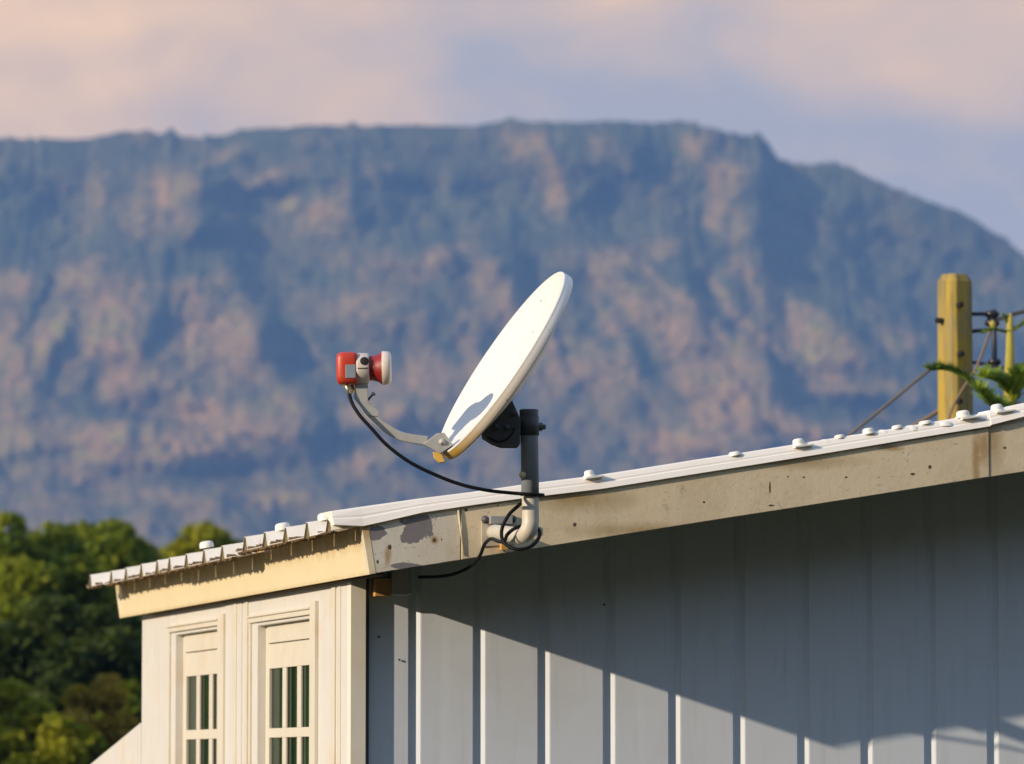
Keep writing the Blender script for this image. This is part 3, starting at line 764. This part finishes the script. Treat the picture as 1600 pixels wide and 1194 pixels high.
# ------------------------------------------------------------------ low white wall at lower left
wu = UW + .02
w0 = Lf(219, 1129, wu); w1 = Lf(140, 1194.5, wu); w2 = Lf(100, 1227.6, wu)
gx = P(wu, w0[1], GZ)
mb = MB(); mb.prism([P(*w0), P(*w1), P(*w2), P(wu, w2[1], GZ), P(wu, w0[1], GZ)], EU * .16)
wl = mb.build('sloping_wall', m_white.m, origin=gx, bevel=.006)
tag(wl, 'white wall with a sloping top running down from the left corner of the house', 'wall')

# ------------------------------------------------------------------ satellite dish
DY = P(*R(829, 700, -.78)).y - .02
dish_c = at(783, 567, DY)
Nn = Vector((-.812, -.207, .538)).normalized()
maj = Vector((-.55, 0, -.83)); maj = (maj - Nn * maj.dot(Nn)).normalized()      # towards the lower end
POLE_T = -.78
def PT(px, py, t=POLE_T): return P(*R(px, py, t))
dish = thing('satellite_dish', PT(829, 850), 'white satellite dish with red feed head on a bent mast fixed to the fascia', 'satellite dish')
RD = .3215
mb = MB()
def par(r): return -.055 * (1 - (r / RD) ** 2)
prof = [(par(RD * k / 14), max(RD * k / 14, .0004)) for k in range(0, 15)]
prof += [(.003, RD + .003), (.002, RD + .006), (-.002, RD + .007)]
mb.lathe(dish_c, Nn, prof, 96)
refl = mb.build('reflector', m_dish.m, dish)
mb = MB()
bp = [(-.0022, RD + .0065), (-.012, RD + .0075), (-.026, RD + .008), (-.030, RD + .006), (-.031, RD - .002)]
bp += [(par(RD * k / 12 * .98) - .026, max(RD * .98 * k / 12, .0004)) for k in range(12, -1, -1)]
mb.lathe(dish_c, Nn, bp, 96)
# rim enamel stained ochre towards the lowest point
dl = dish_c + maj * RD - dish['_org'] if False else (dish_c + maj * RD) - Vector(dish['_org'])
mm = m_rim.N('ShaderNodeVectorMath', operation='DISTANCE'); m_rim.L(m_rim.tc.outputs['Object'], mm.inputs[0]); mm.inputs[1].default_value = dl
nz_ = m_rim.noise(12, 5, .6)
dd = m_rim.math('ADD', mm.outputs['Value'], m_rim.math('MULTIPLY', nz_, .12))
m_rim.layer(m_rim.ramp(dd, .62, .30, 0, .55), (.72, .55, .36))
m_rim.layer(m_rim.ramp(dd, .34, .20, 0, .95), (.66, .40, .05))
m_rim.layer(m_rim.ramp(m_rim.noise(40, 4, .6), .66, .72, 0, .5), (.30, .16, .04))
mb.build('rim', m_rim.m, dish)
# small bolts seen in the reflector face
for (x, y, rb) in [(819, 562, .0045), (833, 519, .0028), (792, 625, .0025), (845, 470, .0022)]:
    rv = ray(x, y); kk = (dish_c - CAM).dot(Nn) / rv.dot(Nn)
    for _ in range(12):                       # march to the bowl
        q = CAM + rv * kk; rr = q - dish_c; hgt_ = rr.dot(Nn); rad_ = (rr - Nn * hgt_).length
        kk += (par(min(rad_, RD)) - hgt_) / rv.dot(Nn)
    MB().lathe(CAM + rv * kk, Nn, [(-.002, rb), (.0006, rb), (.0012, rb * .6), (.0014, .0001)], 10).build('bolt', m_darkm.m, dish)
# rim joint clamp at the lower end
lowp = dish_c + maj * (RD + .004)
mb = MB(); sd = maj.cross(Nn)
# LNB arm
def dp(px, py, dy=0.0): return at(px, py, DY - .075 + dy)
armp = bez([dp(571, 628), dp(578, 648), dp(600, 667), dp(622, 680), dp(642, 685.5), dp(668, 689)], 6)
def bar(path, w, h, sidev):
    """rectangular tube along a path"""
    vs = []; fs = []
    for i, p in enumerate(path):
        d = (path[min(i + 1, len(path) - 1)] - path[max(i - 1, 0)]).normalized()
        s_ = (sidev - d * sidev.dot(d)).normalized(); n_ = d.cross(s_)
        for (a, b) in ((1, 1), (1, -1), (-1, -1), (-1, 1)): vs.append(p + s_ * a * w / 2 + n_ * b * h / 2)
    for i in range(len(path) - 1):
        for k in range(4): fs.append((i * 4 + k, i * 4 + (k + 1) % 4, (i + 1) * 4 + (k + 1) % 4, (i + 1) * 4 + k))
    fs.append((3, 2, 1, 0)); o = (len(path) - 1) * 4; fs.append((o, o + 1, o + 2, o + 3))
    return MB().add(vs, fs)
arm = bar(armp, .022, .026, Vector((0, 1, 0))).build('feed_arm', m_steel.m, dish, bevel=.002)
# arm clamp plate on the dish foot
pl = [dp(661, 694, -.02), dp(683, 677, -.02), dp(694, 676, -.02), dp(708, 695, -.02), dp(688, 709, -.02), dp(676, 702, -.02)]
mb = MB().prism(pl, (0, .05, 0)); cl_ = mb.build('arm_clamp', m_steel.m, dish, bevel=.0015)
MB().lathe(dp(690.5, 690.5, -.02), (0, -1, 0), [(-.002, .010), (.003, .010), (.0035, .0075), (.009, .007), (.0105, .0001)], 16).build('bolt_head', m_bolt.m, cl_)
tab = MB().prism([dp(676, 706, -.01), dp(690, 708, -.01), dp(696, 722, -.01), dp(686, 723, -.01), dp(678, 716, -.01)], (0, .03, 0)); tab.build('rim_clip', m_rim.m, dish, bevel=.002)
# upright bracket from the arm to the feed
pl = [dp(554, 598, -.012), dp(575, 597, -.012), dp(575, 646, -.012), dp(573, 648, -.012), dp(553, 622, -.012)]
MB().prism(pl, (0, .024, 0)).build('feed_bracket', m_steel.m, dish, bevel=.0015)
MB().prism([dp(555, 622, -.014), dp(575, 630, -.014), dp(592, 642, -.014), dp(591, 651, -.014), dp(574, 650, -.014)], (0, .028, 0)).build('feed_bracket', m_steel.m, dish, bevel=.0015)
mb = MB(); mb.tube([dp(574, 626), dp(584, 615)], [.0035, .0035], 8); mb.lathe(dp(583, 616), (dp(584, 615) - dp(574, 626)), [(-.002, .007), (.005, .007), (.006, .0001)], 6); mb.build('wing_screw', m_darkm.m, dish)
# feed: body, collar, neck, horn, cap
lx = (dp(611, 575) - dp(526, 577)).normalized()
def al(px): return (px - 526) * .002 * DY / 15.0
fo = dp(526, 577)
feed = MB()
def rrect(ax, o, secs, n=28, p=4.0):
    """super-ellipse sections along an axis: (h, ry, rz)"""
    ax = ax.normalized(); zz = Vector((0, 0, 1)); zz = (zz - ax * zz.dot(ax)).normalized(); yy = zz.cross(ax)
    vs = []; fs = []
    for (h, a, b) in secs:
        for k in range(n):
            th = 2 * math.pi * k / n; c, s = math.cos(th), math.sin(th)
            vs.append(o + ax * h + yy * a * math.copysign(abs(c) ** (2 / p), c) + zz * b * math.copysign(abs(s) ** (2 / p), s))
    for i in range(len(secs) - 1):
        for k in range(n): fs.append((i * n + k, i * n + (k + 1) % n, (i + 1) * n + (k + 1) % n, (i + 1) * n + k))
    fs.append(tuple(range(n - 1, -1, -1))); o2 = (len(secs) - 1) * n; fs.append(tuple(range(o2, o2 + n)))
    return MB().add(vs, fs, True)
body = rrect(lx, fo, [(al(526), .030, .030), (al(527.5), .038, .042), (al(531), .043, .048), (al(538), .045, .049), (al(552), .045, .049), (al(557), .043, .047), (al(560), .036, .040)], p=5)
fb = body.build('feed_body', m_red.m, dish)
MB().box((0, 0, 0), (1, 1, 1), fr=lambda x, y, z: fo + lx * al(540.5 + 16 * x) + Vector((0, -.0465 + y * .004, -.031 + .040 * z))).build('sticker', m_label, fb, bevel=.001)
rrect(lx, fo, [(al(535), .047, .004), (al(536), .047, .004)], p=3)
MB().lathe(fo, lx, [(al(557), .030), (al(557.5), .046), (al(560), .047), (al(575), .046), (al(577), .043), (al(577.2), .03)], 32).build('collar', m_lnbw.m, dish)
mb = MB(); mb.box((0, 0, 0), (1, 1, 1), fr=lambda x, y, z: fo + lx * al(559.5 + 16.5 * x) + Vector((0, -.0478 + y * .004, -.004 + .0025 * z))); mb.build('collar_seam', m_dark, dish)
mb = MB(); mb.lathe(fo + lx * al(570) + Vector((0, -.040, .018)), (0, -1, .35), [(0, .013), (.004, .013), (.005, .012), (.0055, .0001)], 16); mb.build('collar_screw', m_dark, dish)
MB().lathe(fo, lx, [(al(576), .037), (al(583), .037), (al(590), .041), (al(597), .0495), (al(598), .050)], 32).build('horn_neck', m_red_shade.m, dish)
MB().lathe(fo, lx, [(al(596.5), .0485), (al(597.5), .0505), (al(607), .0495), (al(610), .046), (al(611), .038), (al(611.3), .0001)], 32).build('horn_cap', m_lnbw.m, dish)
for (x0, y0, x1, y1, dy) in [(541, 601, 546, 617, -.02), (549, 600, 552, 614, .01)]:
    mb = MB(); mb.tube([dp(x0, y0, dy), dp((x0 + x1) / 2, (y0 + y1) / 2, dy), dp(x1, y1, dy)], [.0075, .006, .0062], 8); mb.build('connector', m_brass, dish)

# rear mount
def bk(px, py, dy=0.0): return at(px, py, DY + dy)
poly = [bk(800, 625, -.05), bk(809, 645, -.05), bk(813, 655, -.05), bk(813, 690, -.05), bk(808, 697, -.05), bk(782, 697, -.05), bk(768, 692, -.05), bk(752, 682, -.05), bk(757, 660, -.05)]
MB().prism(poly, (0, .012, 0)).build('mount_plate', m_darkm.m, dish, bevel=.002)
MB().prism([p + Vector((0, .09, 0)) for p in poly], (0, .012, 0)).build('mount_plate', m_darkm.m, dish, bevel=.002)
MB().prism([bk(778, 650, -.04), bk(812, 652, -.04), bk(812, 690, -.04), bk(764, 684, -.04)], (0, .08, 0)).build('mount_core', m_darkm.m, dish, bevel=.002)
for (x, y) in [(792, 668), (775, 667), (803, 645)]:
    MB().lathe(bk(x, y, -.052), (0, -1, 0), [(-.002, .010), (.006, .010), (.0065, .0001)], 6).build('bolt_head', m_darkm.m, dish)
# slotted arc
MB().tube(bez([bk(762, 683, -.052), bk(780, 690, -.052), bk(797, 682, -.052), bk(804, 668, -.052)], 5), .003, 6).build('tilt_slot', m_dark, dish)

# mast: straight pipe with a swept elbow back to the wall plate
RP = .0255
pm = [PT(826.5, 642), PT(827.2, 680), PT(828, 730), PT(828.6, 775), PT(829, 808), PT(828, 822), PT(823, 833, POLE_T + .012), PT(815, 837.5, POLE_T + .06), PT(800, 836, POLE_T + .20), PT(772, 832, -.012)]
path = bez(pm, 5)
mb = MB(); mb.tube(path, RP, 28); mb.build('mast', m_mast.m, dish)
mb = MB(); mb.lathe(PT(828.4, 773), (PT(826.5, 642) - PT(828.4, 773)), [(0, RP - .001), (0, RP + .0012), ((PT(826.5, 642) - PT(828.4, 773)).length, RP + .0012)], 28); mb.build('mast_shade_sleeve', painted('mast_shade_grey', (.30, .34, .39), (.18, .19, .20), .5, .45, 12).m, dish)  # added sleeve: the dish's shade put into a darker upper mast
MB().lathe(PT(826.5, 643), (0, 0, 1), [(-.02, RP + .003), (.004, RP + .003), (.006, RP), (.006, .0001)], 28).build('mast_cap', m_darkm.m, dish)
MB().lathe(PT(827, 665), (0, 0, 1), [(-.030, RP + .0005), (-.030, RP + .004), (.028, RP + .004), (.028, RP + .0005)], 28).build('mast_collar', m_darkm.m, dish)
mb = MB(); mb.tube([PT(812, 668), PT(846, 667)], .006, 8); mb.lathe(PT(840, 667), EU, [(0, .013), (.014, .013), (.016, .008), (.024, .008), (.025, .0001)], 6); mb.build('clamp_bolt', m_darkm.m, dish)
# round hole plug in the mast
q = PT(822.5, 743) + Vector((-.012, -.0215, 0)); MB().lathe(q, Vector((-.45, -.9, 0)), [(-.004, .010), (.003, .010), (.0038, .0001)], 18).build('hole_plug', painted('pale_plug', (.75, .66, .42), (.5, .4, .2)).m, dish)
# mount plate on the fascia
wpl = MB(); p0 = R(752, 811, -.004); p1 = R(803, 857, -.004)
wpl.prism([P(p0[0], -.004, p1[2] + .004), P(p1[0], -.004, p1[2] + .012), P(p1[0], -.004, p0[2] + .008), P(p0[0], -.004, p0[2])], -ET * .004)
wp = wpl.build('wall_plate', m_mast.m, dish, bevel=.001)
MB().box((R(762, 0)[0], -.035, R(780, 820)[2]), (R(797, 0)[0], -.008, R(780, 807)[2])).build('plate_flange', m_steel.m, dish, bevel=.002)
for (x, y) in [(758, 812), (800, 811)]:
    mb = MB(); mb.lathe(P(*R(x, y, -.008)), -ET, [(-.001, .013), (.004, .013), (.0045, .010), (.014, .0095), (.015, .0001)], 8); mb.build('bolt_head', m_darkm.m, wp)
MB().box((R(780, 0)[0], -.03, R(780, 860)[2]), (R(790, 0)[0], -.006, R(785, 850)[2])).build('plate_foot', m_rustw.m, dish, bevel=.001)

# coaxial cable
def cp(px, py, t): return P(*R(px, py, t))
cab = bez([dp(545.5, 615, -.02), dp(550, 630, -.03), dp(562, 649, -.04), dp(580, 669, -.045), dp(605, 696, -.045), dp(640, 722, -.04), dp(680, 742, -.03), dp(720, 757, -.02), dp(760, 766, -.01), cp(800, 770.5, POLE_T - .026),
           cp(828, 772.5, POLE_T - .033), cp(846, 773.5, POLE_T - .012), cp(846, 774, POLE_T + .02), cp(825, 778, POLE_T + .035), cp(808, 792, POLE_T + .015), cp(794, 806, POLE_T + .01), cp(784, 828, POLE_T + .02), cp(787, 847, POLE_T - .0), cp(805, 858, POLE_T - .03), cp(827, 855, POLE_T - .035),
           cp(841, 842, POLE_T - .02), cp(842, 828, POLE_T + .015), cp(825, 821, POLE_T + .04), cp(806, 825, POLE_T + .02), cp(793, 835, POLE_T + .04), cp(788, 846, POLE_T + .12), cp(779, 846, -.46), cp(767, 842, -.26), cp(757, 851, -.10), cp(750, 868, -.035), cp(737, 884, .02), cp(713, 896, .10), cp(688, 901, .18), cp(655, 902, .30)], 7)
cb = MB(); cb.tube(cab, .0056, 10); cbo = cb.build('coaxial_cable', m_cable, origin=cab[0])
tag(cbo, 'black cable drooping from the red feed head and looped round the bent mast', 'cable')
tie = MB().lathe(PT(828.4, 772.8), (0, 0, 1), [(-.004, RP + .001), (-.004, RP + .0035), (.004, RP + .0035), (.004, RP + .001)], 24)
tie.build('cable_tie', m_cable, dish)

# ------------------------------------------------------------------ utility pole behind the roof
YP = 21.5
def up_(px, py, dy=0.0): return at(px, py, YP + dy)
pb = up_(1493, 640); pb = Vector((pb.x, pb.y, 0))
pole = thing('utility_pole', pb, 'yellowish weathered wooden utility pole with chamfered corners rising behind the roof', 'utility pole')
hw = (up_(1522, 500) - up_(1465, 500)).length / 2
def octo(z, s=1.0, tilt=0):
    c = Vector((pb.x + (0), pb.y, z)); out = []
    ang = math.radians(36); w = hw * .93 * s; ch = w * .30
    for (x, y) in [(-w + ch, -w), (w - ch, -w), (w, -w + ch), (w, w - ch), (w - ch, w), (-w + ch, w), (-w, w - ch), (-w, -w + ch)]:
        out.append(c + Vector((x * math.cos(ang) - y * math.sin(ang), x * math.sin(ang) + y * math.cos(ang), 0)) * .86)
    return out
zt_ = up_(1493, 441).z
rings = [octo(0, 1.1), octo(1.5, 1.04), octo(zt_, .98), octo(zt_ + .035, .72)]
vs = [v for r_ in rings for v in r_]; fs = []
for i in range(3):
    for k in range(8): fs.append((i * 8 + k, i * 8 + (k + 1) % 8, (i + 1) * 8 + (k + 1) % 8, (i + 1) * 8 + k))
fs.append(tuple(range(24, 32)))
MB().add(vs, fs).build('post', m_bird.m, pole, bevel=.006)
for (x, y, r) in [(1501, 476, .014), (1502, 553, .014), (1464.5, 501, .013), (1500, 627, .012)]:
    if x < 1470: mb = MB().lathe(up_(x + 2, y, -.04), (-1, -.5, 0), [(-.03, r), (.012, r), (.014, .0001)], 8)
    else: mb = MB().lathe(up_(x, y, -.095), (.3, -1, 0), [(-.03, r), (.006, r), (.007, .0001)], 8)
    mb.build('bolt', m_dark, pole)
m_ins = M('black_glazed_insulator', (.015, .013, .018), .35)
m_blue = painted('dark_rack_steel', (.02, .03, .06), (.02, .015, .015), .4, .5)
mb = MB()
mb.tube([up_(1518, 491), up_(1556, 490)], .009, 6); mb.tube([up_(1518, 518), up_(1556, 514)], .009, 6); mb.tube([up_(1518, 566), up_(1560, 572)], .007, 6)
mb.tube([up_(1553, 484), up_(1554, 584)], .012, 8); mb.build('insulator_rack', m_blue.m, pole)
for (x, y, r) in [(1550, 498, .034), (1554, 572, .031)]:
    MB().lathe(up_(x, y), (0, 0, 1), [(-r, .0001), (-r, r * .8), (-r * .7, r), (-r * .3, r * .95), (-r * .1, r * .65), (r * .15, r * .65), (r * .35, r * .95), (r * .75, r), (r, r * .8), (r, .0001)], 18).build('insulator', m_ins.m, pole)

m_wire = painted('brown_wire', (.20, .14, .09), (.1, .08, .06), .5, .7)
m_wire2 = painted('grey_wire', (.11, .10, .09), (.05, .05, .05), .5, .7)
def wire(pts, r, mat, label):
    pts = [Vector(p) for p in pts]; mb = MB(); mb.tube(bez(pts, 8), r, 8); o = mb.build('stay_wire', mat.m, origin=pts[0]); tag(o, label, 'wire'); return o
wire([up_(1500, 545, .10), up_(1450, 580), up_(1390, 629, .02), up_(1325, 682, .05), up_(1180, 800, .1)], .0075, m_wire2, 'grey stay wire sloping down to the left from the wooden pole')
wire([up_(1551, 506, -.12), up_(1540, 537, -.14), up_(1524, 578, -.16), up_(1502, 612, -.18), up_(1484, 648, -.2), up_(1477, 700, -.2)], .0062, m_wire, 'brown wire curving down across the face of the wooden pole')
wire([up_(1470, 640, .3), up_(1430, 664, .3), up_(1360, 700, .3)], .010, m_wire, 'brown wire seen low behind the foot of the wooden pole')
wire([up_(1556, 500), up_(1580, 493, .1), up_(1604, 486, .2), up_(1760, 452, 1.0)], .009, m_wire, 'upper brown line wire leaving the top insulator to the right')
wire([up_(1556, 577), up_(1580, 572, .1), up_(1604, 568, .2), up_(1760, 540, 1.0)], .008, m_wire, 'lower brown line wire leaving the bottom insulator to the right')

# ------------------------------------------------------------------ young conifer in front of the pole
YN = 20.6
def yn(px, py, dy=0.0): return at(px, py, YN + dy)
m_ntrunk = painted('yellow_green_bark', (.36, .30, .04), (.20, .18, .03), .5, .7)
mn = M('conifer_needles', (.09, .17, .018), .6, spec=.3)
mn.layer(mn.ramp(mn.noise(9, 4, .6), .4, .65, 0, .8), (.24, .31, .02))
tb = yn(1577, 640); tb = Vector((tb.x, tb.y, 0))
npine = thing('young_conifer', tb, 'young green conifer with yellow stem and whorled branches beside the wooden pole', 'tree')
MB().tube([tb, yn(1577, 700), yn(1577, 600), yn(1578, 545), yn(1578, 505), yn(1579, 490)], [.05, .030, .024, .018, .014, .006], 12).build('trunk', m_ntrunk.m, npine)
MB().lathe(yn(1551, 506, -.12), (0, 0, 1), [(-.017, .0001), (-.012, .009), (0, .015), (.010, .008), (.018, .0001)], 12).build('bud', m_ntrunk.m, npine)
def branch(pts, needles, seedling, nl=.045, r=.008, comb=1.0):
    path = bez([Vector(p) for p in pts], 10); mb = MB(); mb.tube(path, [r * (1 - .6 * i / len(path)) for i in range(len(path))], 7)
    rr = random.Random(seedling)
    for _ in range(needles):
        i = rr.randrange(1, len(path) - 1); p = path[i].lerp(path[i + 1], rr.random())
        d = (path[i + 1] - path[i]).normalized()
        v = Vector((rr.gauss(0, .6), rr.gauss(0, .6), comb * rr.uniform(.2, 1.1))).normalized() + d * .5
        v = v.normalized() * nl * rr.uniform(.5, 1.15); w = v.cross(d).normalized() * .005
        mb.add([p - w, p + w, p + v + w * .2, p + v - w * .2], [(0, 1, 2, 3)])
    return mb.build('branch', mn.m, npine)
branch([yn(1577, 640), yn(1545, 622), yn(1510, 592), yn(1480, 578), yn(1455, 578)], 1100, 1, .05)
branch([yn(1577, 645), yn(1560, 640, -.1), yn(1545, 628, -.2), yn(1530, 610, -.3)], 500, 2, .06)
branch([yn(1577, 640), yn(1590, 612), yn(1605, 598), yn(1640, 590)], 1100, 3, .07)
branch([yn(1577, 650), yn(1600, 640), yn(1630, 632)], 500, 4, .06)
branch([yn(1576, 615), yn(1560, 596, -.1), yn(1540, 590, -.2)], 600, 5, .06)
branch([yn(1576, 620), yn(1585, 600, -.1), yn(1592, 585, -.2)], 600, 6, .06)
branch([yn(1578, 520), yn(1566, 518), yn(1550, 514), yn(1535, 520)], 260, 7, .022, .006, .3)
branch([yn(1578, 518), yn(1590, 512), yn(1603, 503)], 200, 8, .022, .006, .3)
branch([yn(1578, 512), yn(1572, 500), yn(1570, 494)], 160, 9, .02, .005, .3)

# ------------------------------------------------------------------ trees at left
def leafmat(name, a, b):
    m = M(name, a, .65, spec=.25)
    m.layer(m.ramp(m.noise(1.6, 4, .6), .38, .62, 0, .9), b)
    tr = m.N('ShaderNodeBsdfTranslucent'); m.L(m.cur, tr.inputs['Color'])
    mx = m.N('ShaderNodeMixShader'); mx.inputs[0].default_value = .35
    out = m.nt.nodes['Material Output']
    m.L(m.b.outputs[0], mx.inputs[1]); m.L(tr.outputs[0], mx.inputs[2]); m.L(mx.outputs[0], out.inputs['Surface'])
    return m.m
lf1 = leafmat('green_leaves', (.09, .14, .008), (.27, .30, .010))
lf2 = leafmat('yellow_green_leaves', (.17, .22, .008), (.34, .32, .012))
lf3 = leafmat('dark_leaves', (.025, .045, .010), (.07, .10, .010))
lf4 = leafmat('brownish_leaves', (.34, .27, .02), (.42, .28, .04))
m_bark = painted('tree_bark', (.12, .09, .06), (.05, .04, .03), .5, .9)
def tree(base, height, rad, clumps, per, mat, label, seed, crown_lo=.25, leaf=.075, group='trees left of the house', name='leafy_tree', cat='tree'):
    r = np.random.default_rng(seed)
    t = thing(name, base, label, cat, group)
    base = Vector(base)
    cz = height * (crown_lo + (1 - crown_lo) * .5); hz2 = height * (1 - crown_lo) * .5
    cs = []
    for _ in range(clumps):
        while True:
            q = r.uniform(-1, 1, 3)
            if .25 < np.linalg.norm(q) < 1: break
        cr = r.uniform(.20, .38) * min(rad, hz2)
        cs.append((q[0] * (rad - cr * .6), q[1] * (rad - cr * .6), cz + q[2] * (hz2 - cr), cr))
    V = []; n = 0
    for (x, y, z, cr) in cs:
        d = r.normal(size=(per, 3)); d /= np.linalg.norm(d, axis=1)[:, None]
        rr_ = cr * r.uniform(.45, 1.08, per) ** .6
        p = np.array([x, y, z]) + d * rr_[:, None] * np.array([1, 1, .8])
        a = r.normal(size=(per, 3)) + d * .3; a /= np.linalg.norm(a, axis=1)[:, None]
        b = np.cross(a, r.normal(size=(per, 3))); b /= np.linalg.norm(b, axis=1)[:, None]
        s = leaf * r.uniform(.6, 1.3, per)[:, None]
        V.append(np.stack([p - a * s, p + b * s * .45, p + a * s, p - b * s * .45], 1).reshape(-1, 3))
    V = np.concatenate(V); nq = len(V) // 4
    me = bpy.data.meshes.new('crown'); me.vertices.add(len(V)); me.vertices.foreach_set('co', V.astype(np.float32).ravel())
    me.loops.add(nq * 4); me.loops.foreach_set('vertex_index', np.arange(nq * 4, dtype=np.int32))
    me.polygons.add(nq); me.polygons.foreach_set('loop_start', np.arange(nq, dtype=np.int32) * 4); me.update(calc_edges=True)
    me.materials.append(mat); o = bpy.data.objects.new('crown', me); COL.objects.link(o); o.parent = t
    mb = MB(); top = base + Vector((.1, 0, cz + hz2 * .4))
    mb.tube([base + Vector((0, 0, -.1)), base + Vector((.05, .02, cz * .5)), base + Vector((-.03, 0, cz)), top], [height * .022, height * .017, height * .011, height * .004], 9)
    for (x, y, z, cr) in cs[::3]:
        s0 = base + Vector((0, 0, max(crown_lo * height * .8, z * .55))); mb.tube([s0, s0.lerp(base + Vector((x, y, z)), .5) + Vector((0, 0, -.05)), base + Vector((x, y, z))], [height * .008, height * .006, height * .002], 6)
    mb.build('trunk', m_bark.m, t)
    return t
def tp(px, Y): p = at(px, 1000, Y); return (p.x, p.y, 0)
def hh(py, Y): return CAMZ + (1200 - py) / FPX * Y
Y1 = 58
tree(tp(20, Y1), hh(778, Y1), 1.25, 60, 420, lf1, 'green bushy tree at the left edge of the photo, tall behind the others', 1)
tree(tp(150, Y1 + 3), hh(792, Y1 + 3), 1.15, 60, 420, lf1, 'rounded green tree top left of the eave corner', 2)
tree(tp(250, Y1 + 6), hh(806, Y1 + 6), 1.2, 60, 420, lf2, 'yellow green tree top just above the low end of the roof', 3)
tree(tp(325, Y1 + 8), hh(795, Y1 + 8), .9, 50, 380, lf2, 'small pointed yellow green tree top rising behind the eave roof ribs', 4)
tree(tp(400, Y1 + 12), hh(850, Y1 + 12), 1.4, 60, 300, lf1, 'green tree mostly hidden behind the roof of the house', 9)
tree(tp(90, Y1 - 8), hh(905, Y1 - 8), 1.1, 46, 420, lf3, 'dark green tree in the shadow between the tall trees and the shrubs', 5)
tree(tp(190, Y1 - 6), hh(900, Y1 - 6), 1.0, 46, 420, lf3, 'dark green tree next to the white corner of the house wall', 6)
tree(tp(85, Y1 + 1), hh(792, Y1 + 1), 1.2, 60, 420, lf1, 'green tree filling the gap between the two leftmost treetops', 31)
tree(tp(200, Y1 + 4), hh(800, Y1 + 4), 1.1, 60, 420, lf1, 'green treetop standing right behind the far end of the eave', 32)
tree(tp(290, Y1 + 9), hh(808, Y1 + 9), 1.1, 50, 380, lf2, 'low yellow green treetop behind the middle of the eave ribs', 33)
kw = dict(crown_lo=.05, group='shrubs in front of the trees', name='leafy_shrub', cat='shrub')
Y2 = 44
tree(tp(30, Y2), hh(1040, Y2), .62, 40, 420, lf2, 'bright yellow green shrub in the lower left corner', 7, leaf=.06, **kw)
tree(tp(150, Y2 + 1), hh(1015, Y2 + 1), .55, 40, 420, lf4, 'brownish green shrub above the sloping white wall', 8, leaf=.06, **kw)
tree(tp(95, Y2 - 1), hh(1090, Y2 - 1), .5, 40, 400, lf2, 'low yellow green shrub between two taller shrubs at the bottom edge', 12, leaf=.06, **kw)
tree(tp(205, Y2 + 4), hh(990, Y2 + 4), .35, 22, 350, lf1, 'slim green shrub against the white wall edge', 13, leaf=.06, **kw)
# trees farther left, outside the frame: what the window panes mirror
for i, (x, y, h, r_, lb) in enumerate([(-10, 42, 6, 2.6, 'middle sized green tree just beyond the left edge of the photo'), (-15, 46, 7, 3, 'tall broad green tree second beyond the left edge of the photo'), (-21, 44, 6.5, 3, 'large green tree far to the left of the house'), (-13, 35, 5, 2.2, 'lowest green tree standing in front of the row left of the house'), (-27, 48, 7, 3.2, 'widest green tree at the far left end of the tree row')]):
    tree((x, y, 0), h, r_, 70, 160, lf1, lb, 20 + i, leaf=.17, crown_lo=.08)

for o in list(bpy.data.objects):
    if '_org' in o: del o['_org']
